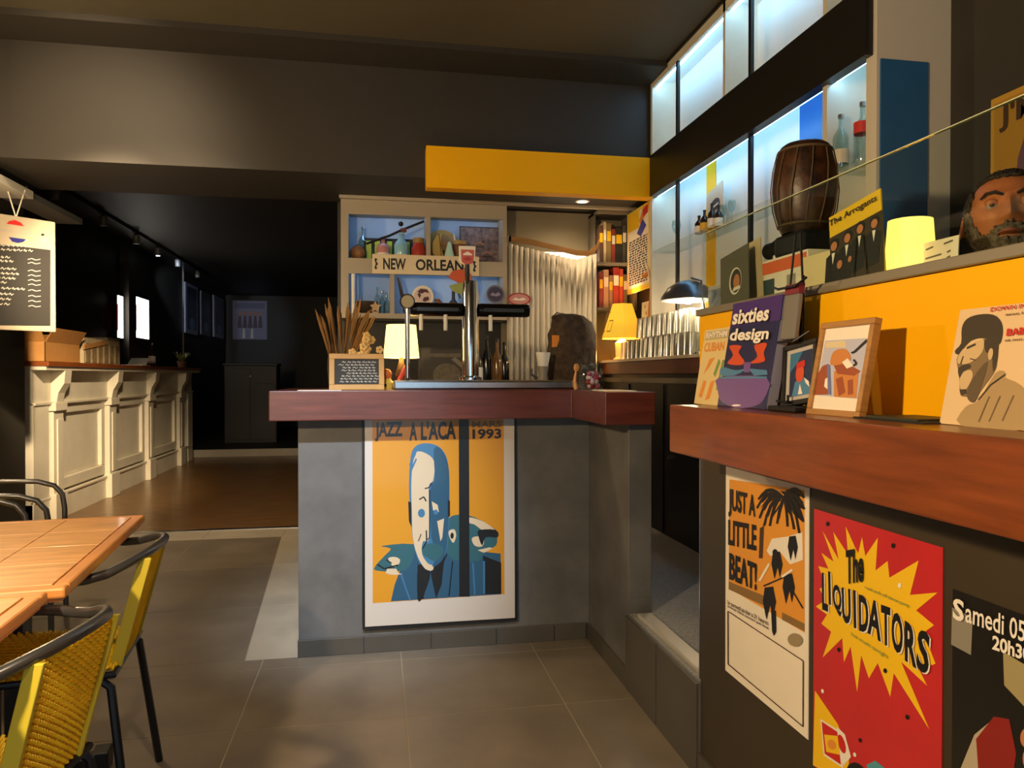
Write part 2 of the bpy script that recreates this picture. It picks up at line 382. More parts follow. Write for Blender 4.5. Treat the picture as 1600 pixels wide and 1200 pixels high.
# ------------------------------------------------------------------ right bar: low wall, shelf, yellow upstand, ledge, glass screen
rb = thing('bar_wall', 'olive black bar wall under the right wooden shelf with band posters', 'bar counter', (.965, 2.09, 0))
T = Matrix.Translation((-.965, -2.09, 0))
MB().box(.965, 1.06, -1.4, 2.09, 0, 1.40, T).build('wall_panel', m_olive, rb)
MB().box(.959, .965, -1.4, 2.09, 1.145, 1.40, T).build('yellow_panel', m_yellow, rb)
MB().box(.955, .965, -1.4, 2.088, 0, .075, T).build('skirting', m_tile_d, rb)
MB().box(.962, 1.062, 2.09, 2.096, .30, 1.02, T).build('end_trim', m_steel, rb)
tag(box('bar_ledge', m_ledge, (.948, 1.29, -1.4, 2.095, 1.401, 1.421), bevel=.002), 'grey ledge capping the yellow upstand of the right bar', 'ledge')
tag(box('bar_shelf', m_wood_y, (.755, .959, -1.4, 1.83, 1.022, 1.145), bevel=.004), 'thick red-brown wooden shelf along the right bar below the yellow panel', 'shelf')
gs = tag(box('glass_screen', m_pglass, (.968, .974, -1.3, 2.085, 1.421, 1.648)), 'low clear glass screen standing on the grey bar ledge', 'screen')
edge = M('glass_edge', '#cfd8b0', .2, noise=0)
box('glass_edge', edge, (.9675, .9745, -1.3, 2.085, 1.648, 1.6495), gs)

# three band posters on the bar wall
p1 = sheet('beat_poster', 'orange and black beat music poster with palm tree, under right shelf', 'poster', .405, .575, .002, m_paper, (.9625, 1.722, .392), FACE_L)
Q = ((88, 82), (408, 165), (408, 1150), (92, 905))
po_ = M('beat_orange', '#e39a35', .45)
P = Print(.405, .575, Q)
P.poly([(103, 135), (392, 175), (395, 735), (103, 575)], po_); P.poly([(103, 548), (245, 600), (245, 640), (103, 580)], M('beat_tan', '#8a6a3a', .5)); P.poly([(310, 660), (395, 700), (395, 730), (310, 690)], MATS['beat_tan'])
P.up()
P.poly([(250, 420), (270, 370), (330, 360), (385, 340), (388, 450), (340, 470), (300, 420), (265, 440)], m_inkw)
for a in ((215, 215, 262, 175), (225, 250, 285, 185), (240, 285, 300, 200), (260, 300, 320, 215), (385, 200, 320, 175), (388, 250, 325, 190), (385, 300, 330, 210), (350, 290, 318, 200), (392, 225, 300, 180)):
    x0, y0, x1, y1 = a; P.poly([(x1, y1), ((x0+x1)/2+6, (y0+y1)/2-22), (x0, y0), ((x0+x1)/2-8, (y0+y1)/2+12)], m_ink)
for ex_, ey_, bow in ((212, 250, -30), (222, 290, -34), (240, 320, -30), (262, 320, -20), (290, 310, -8), (330, 320, 8), (355, 330, 18), (375, 345, 24), (390, 300, 26), (393, 250, 20), (218, 215, -20), (392, 205, 10)):
    pts_ = [(315+(ex_-315)*t+bow*.2*math.sin(PI*t), 205+(ey_-205)*t-38*math.sin(PI*t)*(1 if abs(ex_-315) > 40 else .3)) for t in (0, .2, .4, .6, .8, 1)]
    P.line(pts_, 9, m_ink); P.line([(x+3, y+7) for x, y in pts_[1:-1]], 6, m_ink)
P.poly([(225, 330), (240, 320), (235, 450), (222, 450)], m_brown)
for cx, cy, s in ((290, 470, 1), (335, 560, 1.1), (262, 620, 1.2), (350, 400, .9)):
    P.poly([(cx-14*s, cy-45*s), (cx+12*s, cy-50*s), (cx+22*s, cy), (cx+12*s, cy+55*s), (cx+4*s, cy+10*s), (cx-8*s, cy+60*s), (cx-20*s, cy)], m_ink)
P.poly([(270, 650), (288, 655), (290, 740), (280, 755), (274, 735)], m_ink)
P.line([(240, 560), (320, 520), (390, 640)], 5, m_ink); P.line([(225, 540), (262, 470)], 9, m_inkw); P.line([(310, 520), (350, 490)], 9, m_inkw); P.oval(284, 425, 10, 14, m_ink)
P.line([(103, 668), (392, 845), (392, 1100), (105, 880), (103, 668)], 4, m_brown)
P.up(); P.oval(362, 765, 28, 26, M('beat_stamp', '#9a8a6a', .6)); P.build(p1, 'print')
P = Print(.405, .575, Q, y0=-.0026)
P.text("JUST A", (103, 285), (208, 312), (103, 170), m_ink); P.text("LITTLE", (103, 400), (212, 420), (103, 298), m_ink)
P.text("BEAT!", (108, 540), (215, 580), (108, 430), m_ink)
P.text("le samedi au bar a 21 heures", (103, 640), (260, 715), (103, 622), m_brown); P.text("entree libre concert jazz beat", (103, 655), (262, 735), (103, 640), m_brown)
P.build(p1, 'lettering')

p2 = sheet('liquidators_poster', 'red poster with yellow starburst and black comic lettering', 'poster', .382, .578, .002, M('poster_red', '#c42a2e', .3, coat=.3, noise=.06, scale=8), (.9625, 1.308, .345), FACE_L)
# crop pixels (1000x1200), corners
Q = ((70, 55), (628, 212), (640, 1450), (45, 1165))
P = Print(.382, .578, Q)
star = [(225, 130), (270, 215), (283, 235), (300, 172), (315, 245), (370, 175), (360, 300), (412, 262), (420, 325), (538, 258), (505, 385), (612, 370), (530, 440), (600, 488), (560, 520), (608, 628), (545, 660), (577, 716), (470, 640), (588, 880), (440, 690), (425, 785), (370, 660), (330, 728), (295, 640), (275, 795), (245, 610), (212, 680), (205, 580), (105, 675), (150, 560), (100, 530), (130, 490), (72, 460), (125, 430), (92, 385), (125, 370), (88, 290), (140, 300), (105, 235), (165, 270), (112, 145), (190, 260), (165, 150), (235, 240)]
P.poly(star, m_inky); P.poly([(62, 825), (180, 950), (235, 1080), (225, 1200), (45, 1165)], m_inky)
P.up(); P.poly([(90, 945), (185, 975), (205, 1135), (105, 1105)], m_inkw); P.poly([(175, 960), (215, 985), (245, 1075), (205, 1125)], m_inkw)
P.oval(272, 1160, 55, 68, m_ink); P.poly([(318, 1090), (360, 1060), (405, 1080), (415, 1120), (440, 1170), (470, 1105), (495, 1140), (490, 1180), (515, 1190), (505, 1260), (350, 1230), (370, 1150), (335, 1120)], M('poster_cyan', '#4f9aa8', .35))
P.up(); P.poly([(97, 955), (178, 982), (195, 1122), (112, 1096)], m_red); P.oval(274, 1165, 36, 46, m_red); P.oval(200, 1030, 18, 40, m_red, rot=-.3)
P.poly([(110, 1010), (180, 1000), (190, 1080), (120, 1085)], m_inky)
P.up(); P.oval(275, 1168, 20, 26, m_orange); P.oval(150, 1045, 22, 22, m_orange)
for cx, cy in ((105, 820), (290, 992), (265, 1060), (440, 1085), (465, 352), (405, 685), (140, 118), (437, 205), (190, 630), (535, 1055), (500, 850)): P.oval(cx, cy, 8, 10, m_inkw if (cx+cy) % 2 else m_ink, 8)
P.build(p2, 'print')
P = Print(.382, .578, Q, y0=-.0026)
letters = [("L", 112, 470, 142, 478, 112, 315), ("I", 146, 445, 157, 449, 144, 308), ("Q", 168, 480, 210, 495, 165, 355), ("U", 213, 515, 254, 520, 210, 372), ("I", 267, 530, 279, 534, 264, 378), ("D", 292, 540, 335, 548, 290, 395), ("A", 330, 545, 390, 575, 332, 400), ("T", 392, 580, 432, 590, 390, 428), ("O", 437, 598, 484, 618, 435, 445), ("R", 492, 632, 540, 658, 490, 480), ("S", 538, 655, 586, 678, 545, 500)]
for dx, mt in ((5, m_inkw), (0, m_ink)):
    for l, ax, ay, bx_, by, tx, ty in letters: P.text(l, (ax+dx, ay+dx), (bx_+dx, by+dx), (tx+dx, ty+dx), mt)
    P.up()
P.text("The", (232, 360), (312, 345), (232, 225), m_ink); P.text("rock and roll dance party", (320, 375), (508, 435), (320, 358), M('poster_green', '#6f8f4a', .5)); P.text("live music tonight", (255, 568), (420, 640), (255, 548), MATS['poster_green'])
P.build(p2, 'lettering')

p3 = sheet('concert_poster', 'black concert poster with seated red figure at the frame edge', 'poster', .40, .575, .002, M('poster_blk', '#161513', .35, coat=.3), (.9625, .894, .283), FACE_L)
Q = ((672, 410), (1330, 630), (1330, 1680), (690, 1210))
P = Print(.40, .575, Q)
P.poly([(672, 455), (728, 480), (726, 570), (672, 545)], M('grey_print', '#8a8578', .5)); P.poly([(810, 560), (885, 600), (880, 700), (815, 640)], M('olive_print', '#a09468', .5))
P.poly([(930, 565), (990, 600), (990, 700), (945, 755), (932, 740)], m_brown)
P.poly([(690, 880), (740, 760), (790, 720), (760, 900), (800, 970), (690, 950)], M('grey_print2', '#b4a890', .5))
P.poly([(745, 770), (790, 715), (830, 720), (850, 800), (835, 910), (760, 910)], M('wine_print', '#8a2420', .4))
P.up(); P.poly([(690, 960), (800, 960), (980, 900), (1100, 1000), (1100, 1060), (760, 1000), (690, 1010)], m_ink); P.oval(878, 762, 18, 24, m_skinp); P.oval(895, 810, 28, 34, m_skinp); P.oval(945, 685, 20, 14, M('cyan_print', '#3f86b0', .4)); P.line([(840, 850), (850, 900)], 8, MATS['olive_print']); P.line([(865, 840), (872, 890)], 8, MATS['olive_print'])
P.build(p3, 'print')
P = Print(.40, .575, Q, y0=-.0026)
P.text("amedi 05 Fevrier", (712, 490), (1010, 580), (712, 440), m_inkw); P.text("20h30", (785, 555), (885, 585), (785, 520), m_inkw)
P.text("Nouvelles chansons", (800, 1010), (1030, 1115), (800, 985), m_inkw); P.text("Jean Pierre Laine guitare", (780, 1035), (1030, 1150), (780, 1010), m_inkw); P.text("Michel Mathieu batterie", (800, 1080), (1030, 1190), (800, 1055), m_inkw)
P.text("Patrick M", (722, 1170), (930, 1265), (722, 1090), m_inkw); P.text("S", (678, 482), (708, 492), (678, 430), m_inkw)
P.build(p3, 'lettering')

# ------------------------------------------------------------------ right glass-fronted shelving with black beam
cb = thing('shelving_cabinet', 'tall white shelving unit with black beam and lit blue-white bays', 'shelving', (1.75, 4.56, 1.335))
T = Matrix.Translation((-1.75, -4.56, -1.335))
def cbx(name, mat, b_, **k): return MB().box(*b_, T=T).build(name, mat, cb, **k)
X0, X1 = 1.75, 1.925; YN, YF = 2.385, 4.565; Z0, Z1 = 1.336, 3.135
cbx('back_panel', m_white, (X1, X1+.02, YN, YF, Z0, Z1))
cbx('blue_back_panel', m_blue, (X1-.004, X1, 2.68, 3.12, 1.65, 2.515))
cbx('yellow_back_panel', m_yellow, (X1-.004, X1, 3.98, 4.10, 1.60, 2.515))
cbx('divider', m_cream, (X0, X1, YF-.03, YF, Z0, Z1)); cbx('divider', m_cream, (X0, X1, 3.52, 3.545, 2.60, Z1)); cbx('divider', m_cream, (X0, X1, 2.65, 2.68, Z0, Z1))
cbx('end_panel', m_cream, (X0, X1, YN, YN+.028, Z0, Z1))
cbx('top_board', m_white, (X0+.022, X1, YN+.028, YF-.03, Z1-.006, Z1)); cbx('top_rail', m_cream, (X0, X0+.022, YN+.028, YF-.03, Z1-.05, Z1)); cbx('middle_board', m_white, (X0+.022, X1, YN+.028, YF-.03, 2.52, 2.60))
cbx('beam', m_black, (X0-.03, X0+.02, YN-.01, YF, 2.372, 2.632))
for y in (4.13, 3.26): cbx('post', m_black, (X0-.005, X0+.012, y-.012, y+.012, Z0, Z1-.05))
cbx('glass_shelf', m_pglass, (X0+.005, X1-.006, YN+.03, 2.645, 2.018, 2.028)); cbx('glass_shelf', m_pglass, (X0+.005, X1-.006, 2.685, YF-.035, 2.018, 2.028))
m_led = M('led_cool', '#86c4f4', .5, emit=26)
for a, c in ((2.43, 2.64), (2.70, 3.50), (3.56, 4.52)): cbx('led_strip', m_led, (X0+.024, X0+.036, a, c, Z1-.053, Z1-.040))
for a, c in ((2.43, 2.64), (2.70, 4.52)): cbx('led_strip', m_led, (X0+.024, X0+.036, a, c, 2.380, 2.395))
es = thing('cabinet_end', 'white cabinet end wall with tall dark blue panel', 'panel', (1.80, 2.38, .29))
MB().box(1.75, 2.05, 2.355, 2.385, .29, 3.15, Matrix.Translation((-1.80, -2.38, -.29))).build('white_panel', M('greige_paint', '#dcd4c6', .55), es)
MB().box(1.762, 1.952, 2.348, 2.355, 1.30, 2.35, Matrix.Translation((-1.80, -2.38, -.29))).build('blue_panel', m_dblue, es)
struct(box('trim_4', m_black, (1.74, 2.05, 2.36, 4.60, 3.136, 3.15)), 'black strip above the shelving')
struct(box('wall_corner', m_black, (1.86, 2.05, 4.567, 5.42, .29, 2.452)), 'black wall beside the back shelf')
# back counter
bc = thing('back_counter', 'dark wood back counter behind the bar carrying rows of glasses', 'counter', (1.8, 4.2, .29))
T2 = Matrix.Translation((-1.8, -4.2, -.29))
MB().box(1.66, 1.86, 2.40, 5.32, .29, 1.235, T2).build('body', m_black, bc)
MB().box(1.63, 1.86, 2.39, 5.32, 1.235, 1.318, T2).build('front_board', M('dark_red_wood', '#5a2d18', .45, noise=.2, scale=5, stretch=(6, 1, 10)), bc, bevel=.003)
MB().box(1.615, 1.86, 2.39, 5.33, 1.318, 1.335, T2).build('top', M('pale_top', '#cdbfa6', .35), bc)
MB().box(1.65, 1.66, 2.40, 5.32, 1.18, 1.21, T2).build('rail', M('grey_rail', '#6b6353', .5), bc)
for y in (2.9, 3.5, 4.1, 4.7): MB().box(1.650, 1.660, y-.004, y+.004, .30, 1.17, T2).build('door_gap', m_blackm, bc)
for y in (3.6, 4.0): MB().lathe([(.012, 0), (.012, .02)], 10, T=T2 @ Matrix.Translation((1.645, y, .75)) @ Matrix.Rotation(PI/2, 4, 'Y')).build('knob', m_steel, bc)

# generic containers
def bottle(name, label, loc, h, r, mat, cap=None, lab=None, group=None, labz=(.15, .45), cat='bottle', neck=.33):
    e = thing(name, label, cat, loc, 0, group)
    gb_ = MB().lathe([(r*.9, 0), (r, h*.03), (r, h*.55), (r*.85, h*.63), (r*neck, h*.76), (r*neck*.92, h*.94)], 16).build('glass_body', mat, e, smooth=True)
    MB().lathe([(r*neck*1.15, h*.93), (r*neck*1.15, h)], 12).build('cap', cap or m_blackm, e, smooth=True)
    if lab: lb_ = MB().lathe([(r*1.02, h*labz[0]), (r*1.02, h*labz[1])], 16, cap=False).build('label_band', lab, gb_, smooth=True)
    return e
m_clear = thin_glass('clear_bottle', (.72, .86, .86), .16, .06)
m_redl = M('red_label', '#c9322a', .4); m_ylab = M('yellow_label', '#d9a62a', .5); m_wlab = M('white_label', '#e8e2d4', .5)
m_dkglass = M('dark_bottle', '#2a1a10', .15, coat=.5)
bottle('glass_bottle', 'clear glass bottle with bold red label on the lit cabinet shelf', (1.835, 2.55, 2.028), .245, .032, m_clear, m_steel, m_redl, labz=(.50, .68))
bottle('glass_bottle', 'plain clear glass bottle with pale label beside the red-labelled one', (1.785, 2.612, 2.028), .215, .03, m_clear, m_steel, M('beige_label', '#cfc4a8', .5), labz=(.1, .35))
bottle('spirit_bottle', 'pale bottle with dark blue cap behind the drum', (1.84, 2.995, 2.028), .235, .036, thin_glass('smoky_glass', (.62, .64, .66), .15, .08), M('navy_cap', '#141d4a', .4), MATS['white_label'])
def wineglass(loc, s, label):
    e = thing('wine_glass', label, 'glass', loc)
    MB().lathe([(.03*s, 0), (.004*s, .006*s), (.004*s, .09*s), (.028*s, .12*s), (.036*s, .16*s), (.03*s, .2*s)], 16, cap=False).build('bowl_and_stem', m_clear, e, smooth=True)
wineglass((1.84, 3.12, 2.028), .95, 'clear wine glass beside the blue-capped bottle on upper shelf')
wineglass((1.84, 3.62, 2.028), .6, 'small clear stem glass right of the bottle card')
wineglass((1.84, 3.72, 2.028), .6, 'small clear stem glass close to the yellow back panel')
wineglass((1.83, 4.33, 2.028), .8, 'clear stem glass in the far left bay of the cabinet')
e = thing('tin', 'pink and white round tin behind the drum', 'tin', (1.845, 2.86, 2.028))
MB().lathe([(.05, 0), (.05, .10)], 20).build('body', M('pinkish', '#cdb4ac', .4), e, smooth=True); MB().lathe([(.052, .10), (.052, .125)], 20).build('lid', M('plum_lid', '#4a3a48', .4), e, smooth=True)
e = sheet('picture_card', 'small dark green card propped on the cabinet shelf', 'card', .07, .17, .004, M('green_card', '#3f5a52', .5), (1.87, 2.755, 2.028), FACE_L)
P = Print(.07, .17); P.rect(15, 20, 80, 80, M('card_grey', '#6f8078', .5)); P.build(e)
e = thing('white_figurine', 'small white figurine next to the green card', 'figurine', (1.82, 2.715, 2.028))
MB().lathe([(.022, 0), (.026, .03), (.014, .08), (.018, .10), (.012, .13), (0.001, .14)], 12).build('body', m_white, e, smooth=True); MB().lathe([(.008, .0), (.008, .14)], 8, (.0, -.026, .03)).build('arm', m_white, e)
# card with cap-shaped print and four mini bottles in front of it
e = sheet('bottle_card', 'tilted beige picture card standing behind the small dark bottles', 'card', .20, .245, .006, M('beige_card', '#d9c6a4', .5), (1.86, 3.835, 2.035), FACE_L, roll=-.16)
P = Print(.20, .245); P.rect(22, 52, 78, 66, m_ink); P.oval(50, 60, 30, 14, M('card_sil', '#3a3330', .5)); P.up(); P.rect(30, 56, 70, 60, m_inkw); P.build(e)
for k, (y, lm, h, lb) in enumerate(((3.935, m_wlab, .105, 'leftmost mini brown bottle with white label in front of beige card'), (3.882, m_ylab, .125, 'mini brown bottle with yellow label in front of beige card'), (3.805, m_wlab, .145, 'taller mini brown bottle with large white label before beige card'), (3.74, m_wlab, .12, 'rightmost mini brown bottle in front of beige card'))):
    bottle('mini_bottle', lb, (1.80+.008*k, y, 2.028), h, .024, m_dkglass, m_black, lm, 'mini bottles on the glass shelf', (.05, .42))
# lower bay items
e = thing('blue_white_box', 'white carton with blue picture beside the grey record sleeve', 'box', (1.70, 3.43, 1.335))
MB().box(-.04, .04, -.09, .09, 0, .34).build('carton', m_white, e, bevel=.003); MB().box(-.042, -.04, -.08, .08, .2, .32).build('blue_picture', M('sky_print', '#4a7fb8', .5, noise=.5, scale=14, col2='#dfe8f0'), e); MB().box(-.042, -.04, -.02, .02, .08, .14).build('mark', m_ink, e)

# ------------------------------------------------------------------ lamps on the back counter and ledge
def shade_mat(n, c, s): return M(n, c, .7, emit=s, ecol=c)
e = thing('table_lamp', 'yellow tapered lamp shade with sketched glasses on white base, back counter', 'lamp', (1.70, 4.98, 1.335))
n6 = 6
MB().lathe([(.155, .15), (.155, .165), (.075, .395)], n6, cap=False, T=Matrix.Rotation(.3, 4, 'Z')).build('lamp_shade', shade_mat('shade_yellow', '#f4c334', .55), e)
MB().lathe([(.06, 0), (.06, .01), (.045, .02), (.05, .12), (.015, .15), (.012, .2)], 16).build('base', M('white_base', '#eee6c8', .4), e, smooth=True)
P = Print(.2, .2)
ob = Print(.1, .16, y0=0); o_ = M('sketch_line', '#a8781c', .6)
ob.line([(5, 5), (5, 95), (45, 95), (45, 5), (5, 5)], 5, o_); ob.line([(55, 5), (55, 55), (98, 55), (98, 5), (55, 5)], 5, o_)
pr = ob.build(e, 'sketch'); pr.matrix_local = Matrix.Translation((-.134, -.045, .19)) @ Matrix.Rotation(-1.25, 4, 'Z') @ Matrix.Rotation(-.33, 4, 'X')
light('POINT', 'bulb', (1.70, 4.98, 1.335+.27), 14, WARM, size=.03)
e = thing('table_lamp', 'small glowing drum lamp behind the glass screen on the ledge', 'lamp', (1.13, 1.41, 1.421))
MB().lathe([(.030, 0), (.030, .006), (.006, .012), (.006, .04)], 14).build('base', m_blackm, e, smooth=True)
MB().lathe([(.052, .022), (.044, .135)], 24, cap=False).build('lamp_shade', shade_mat('shade_warm', '#ffdf6a', 1.5), e, smooth=True)
light('POINT', 'bulb', (1.13, 1.41, 1.421+.08), 1.2, WARM, size=.02)
e = thing('desk_lamp', 'silver dome desk lamp with bright bulb above the glasses', 'lamp', (1.695, 3.62, 1.335))
MB().lathe([(.06, 0), (.06, .012), (.008, .018)], 18).build('base', m_steel, e, smooth=True)
MB().tube([(0, 0, .01), (0.02, .05, .2), (.02, .10, .40), (-.01, .16, .42)], .007, 8).build('arm', m_steel, e, smooth=True)
MB().lathe([(.15, .30), (.145, .32), (.11, .37), (.06, .40), (.02, .41)], 24, (-.02, .18, 0), cap=False).build('dome_shade', M('dome_grey', '#6c7078', .3, metal=.8), e, smooth=True)
MB().sphere((-.02, .18, .315), .035, 10).build('bulb', M('bulb_glow', '#fff3d8', .5, emit=25, ecol='#ffe9b8'), e, smooth=True)
light('POINT', 'bulb', (1.72, 3.80, 1.335+.26), 24, WARM2, size=.04)

# ------------------------------------------------------------------ glasses on the back counter
proto = thing('drinking_glass', 'upturned clear drinking glass in the rows on back counter', 'glass', (0, 0, -5), 0, 'upturned glasses on the back counter')
gb = MB().lathe([(.037, 0), (.030, .125), (.0305, .127), (.0001, .127)], 14, cap=False)
gb.lathe([(.0345, 0), (.028, .117), (.0001, .117)], 14, cap=False).lathe([(.0345, 0), (.037, 0)], 14, cap=False)
gm = gb.build('tumbler', thin_glass('tumbler_glass', (.94, .95, .92), .30, .22), proto, smooth=True)
first = True; rng = random.Random(3)
for tier, z in ((0, 1.335), (1, 1.4625)):
    for row in range(2):
        for k in range(15 if tier == 0 else 11):
            y = 4.80-.082*k-(.04 if row else 0)-(0 if tier == 0 else .30); x = 1.665+.078*row
            if tier == 1: pass
            if abs(y-3.60) < .11 and row == 0: continue
            if y < 3.64 and row == 1: continue
            if first: t = proto; first = False
            else:
                t = proto.copy(); COL.objects.link(t); link_copy(gm, t)
            t.location = (x+rng.uniform(-.004, .004), y, z)
# giraffe, card and price menu by the corner
e = thing('giraffe_sculpture', 'tall orange wooden giraffe sculpture beside the cabinet', 'sculpture', (1.81, 4.66, 1.335))
MB().tube([(0, 0, 0), (0, 0, .18), (.0, 0, .30), (0, .01, .42), (0, .015, .54), (-.0, .01, .585)], [.035, .05, .04, .025, .018, .02], 12).build('body', m_orange, e, smooth=True)
MB().tube([(0, .01, .575), (-.03, .03, .572), (-.062, .05, .555)], [.02, .019, .012], 10).build('head', m_orange, e, smooth=True)
for s in (-1, 1): MB().tube([(0, .01+.010*s, .58), (.006, .01+.013*s, .615)], .004, 6).build('horn', m_brown, e)
e = sheet('postcard', 'cream postcard with brown spots leaning behind the yellow lamp', 'card', .13, .40, .004, m_paper, (1.815, 4.86, 1.336), FACE_L, lean=.03)
P = Print(.13, .40); 
for cx, cy, r in ((25, 30, 8), (60, 55, 6), (30, 70, 7), (70, 80, 6), (50, 92, 5), (70, 20, 9)): P.oval(cx, cy, r*1.6, r*.6, m_skinp)
P.build(e)
e = sheet('price_menu', 'hanging yellow and white price board with tiny black lines', 'menu', .46, .585, .008, m_paper, (1.80, 4.93, 1.815), FACE_L)
P = Print(.46, .585); P.rect(2, 0, 98, 100, M('menu_yellow', '#f0cf3a', .45)); P.up(); P.rect(6, 6, 94, 96, m_paper); P.up()
P.rect(4, 76, 55, 98, m_inky); P.poly([(55, 84), (72, 98), (95, 98), (95, 92), (60, 78)], m_orange); P.poly([(45, 70), (70, 84), (85, 74), (62, 64)], M('menu_blue', '#3a3fae', .45)); P.poly([(70, 94), (90, 98), (92, 88), (72, 86)], m_red)
rng = random.Random(5)
for r_ in range(19):
    x = 9+rng.uniform(0, 3); y = 62-r_*2.9
    while x < 88:
        w_ = rng.uniform(5, 14); P.rect(x, y, min(x+w_, 90), y+1.9, m_ink); x += w_+rng.uniform(2, 4)
P.build(e); MB().tube([(.15, -.002, .18), (.26, -.02, .10), (.30, -.03, .03)], .006, 6).build('cord', m_paper, e)
# ------------------------------------------------------------------ things on the ledge behind the glass
dk = M('sleeve_grey', '#5f5c4c', .5)
e = sheet('record_sleeve', 'blank pale record sleeve behind the grey oval-portrait sleeve', 'record sleeve', .178, .178, .003, M('sleeve_pale', '#c9b48e', .55), (1.075, 2.015, 1.432), FACE_L, roll=-.10)
e = sheet('record_sleeve', 'grey-green record sleeve with oval portrait behind glass', 'record sleeve', .172, .168, .003, dk, (1.035, 2.02, 1.425), FACE_L, roll=-.12, lean=.05)
P = Print(.172, .168); P.oval(55, 45, 22, 24, m_inkw); P.up(); P.oval(57, 45, 19, 21, M('sleeve_dk', '#3a362c', .5)); P.up(); P.oval(60, 42, 11, 14, m_skinp); P.poly([(45, 28), (75, 28), (70, 34), (50, 34)], m_inkw); P.build(e)
e = thing('carton_box', 'white box with orange stripe and dark picture, behind glass screen', 'box', (1.15, 1.83, 1.421))
MB().box(-.07, .07, -.115, .115, 0, .125).build('carton', m_paper, e, bevel=.002)
MB().box(-.0715, -.07, -.11, .11, .085, .118).build('orange_stripe', M('stripe_orange', '#e0683a', .5), e); MB().box(-.0715, -.07, .045, .105, .01, .07).build('dark_picture', M('pic_teal', '#33474a', .5), e); MB().box(-.0715, -.07, -.06, -.02, .02, .07).build('grey_picture', M('pic_grey', '#9a9488', .5), e)
e = thing('carton_box', 'plain cream carton lit yellow by the small ledge lamp', 'box', (1.12, 1.63, 1.421))
MB().box(-.06, .06, -.08, .08, 0, .10).build('carton', M('cream_carton', '#e6d3a0', .5), e, bevel=.002); MB().box(-.0615, -.06, -.07, -.03, .004, .018).build('print_mark', m_brown, e)
e = thing('candle', 'short white candle on the striped carton', 'candle', (1.12, 1.925, 1.546))
MB().lathe([(.014, 0), (.014, .035), (.004, .037)], 12).build('wax', m_white, e, smooth=True); MB().lathe([(.0015, .036), (.0015, .048)], 6).build('wick', m_black, e)
# black camera-shaped thing carrying the drum
e = thing('black_camera', 'black old camera lying under the rope drum', 'camera', (1.15, 1.835, 1.546))
bl = M('black_leather', '#15181c', .4, noise=.3, scale=30, bump=.1)
MB().box(-.06, .065, -.075, .065, 0, .062).build('body', bl, e, bevel=.012)
MB().lathe([(.032, 0), (.034, .05), (.028, .055), (.024, .11)], 18, T=Matrix.Translation((-.015, .055, .030)) @ Matrix.Rotation(-PI/2+.1, 4, 'X')).build('lens', m_black, e, smooth=True)
MB().lathe([(.02, .055), (.018, .064)], 14, (-.03, -.03, 0)).build('dial', m_steel, e, smooth=True)
e = thing('hand_drum', 'dark brown barrel drum with rope lacing behind the glass', 'drum', (1.155, 1.85, 1.611)); e.scale = (.9, .9, 1.07)
hide = M('drum_hide', '#1a0f08', .4, noise=.9, scale=22, bump=.25, col2='#4a2a12')
MB().lathe([(.066, 0), (.072, .01), (.088, .06), (.095, .11), (.09, .16), (.078, .205), (.070, .222), (.060, .228)], 28).build('shell', hide, e, smooth=True)
rope = M('rope', '#4f3d24', .7)
for k in range(12):
    a0 = 2*PI*k/12; pts = [( (r+.003)*math.cos(a0+da), (r+.003)*math.sin(a0+da), z) for r, z, da in ((.074, .015, 0), (.089, .06, .06), (.096, .11, .13), (.091, .16, .2), (.079, .205, .26))]
    MB().tube(pts, .0020, 6).build('rope_lace', rope, e, smooth=True)
for r, z in ((.0765, .02), (.0765, .21)): MB().tube([(r*math.cos(2*PI*k/24), r*math.sin(2*PI*k/24), z) for k in range(24)], .004, 6, True).build('rope_ring', rope, e, smooth=True)
e = sheet('band_record', 'yellow record sleeve with four suited musicians beside small lamp', 'record sleeve', .178, .178, .003, m_inky, (1.025, 1.44, 1.424), FACE_L, roll=-.14, lean=.04)
Q = ((28, 775), (305, 690), (358, 1085), (95, 1135))
P = Print(.178, .178, Q); P.poly([(45, 880), (325, 800), (356, 1083), (97, 1133)], M('band_dark', '#3a2f20', .45)); P.up()
for cx, cy in ((80, 915), (150, 890), (215, 860), (290, 850)):
    P.poly([(cx-28, cy+210), (cx-38, cy+60), (cx, cy+30), (cx+38, cy+55), (cx+34, cy+190)], m_ink)
P.up()
for cx, cy in ((80, 915), (150, 890), (215, 860), (290, 850)):
    P.oval(cx, cy, 24, 30, m_ink); 
P.up()
for cx, cy in ((80, 915), (150, 890), (215, 860), (290, 850)):
    P.oval(cx, cy+9, 17, 22, m_skinp); P.poly([(cx-8, cy+42), (cx+10, cy+40), (cx+4, cy+95)], m_inkw)
P.oval(122, 1015, 14, 20, m_skinp); P.oval(175, 1000, 10, 14, m_skinp)
P.build(e)
P = Print(.178, .178, Q, y0=-.0026); P.text("The Arrogants", (44, 833), (298, 758), (38, 792), m_ink); P.build(e, 'lettering')
e = sheet('price_card', 'small white handwritten card behind glass near the drum lamp', 'card', .095, .075, .002, m_paper, (1.12, 1.315, 1.423), FACE_L, lean=.05)
P = Print(.095, .075)
for x0, x1, y in ((8, 30, 80), (8, 55, 55), (40, 70, 30), (60, 85, 85), (70, 80, 60), (70, 80, 45)): P.line([(x0, y), (x1, y+4)], 5, M('pen_grey', '#5f5a50', .6))
P.build(e)
e = sheet('comic_poster', 'yellow and purple music poster on dark wall above the bearded man', 'poster', .46, .62, .004, M('ochre_paper', '#c99a32', .5), (2.045, 1.94, 1.535), FACE_L)
Q = ((960, 90), (1400, -90), (1400, 900), (950, 700))
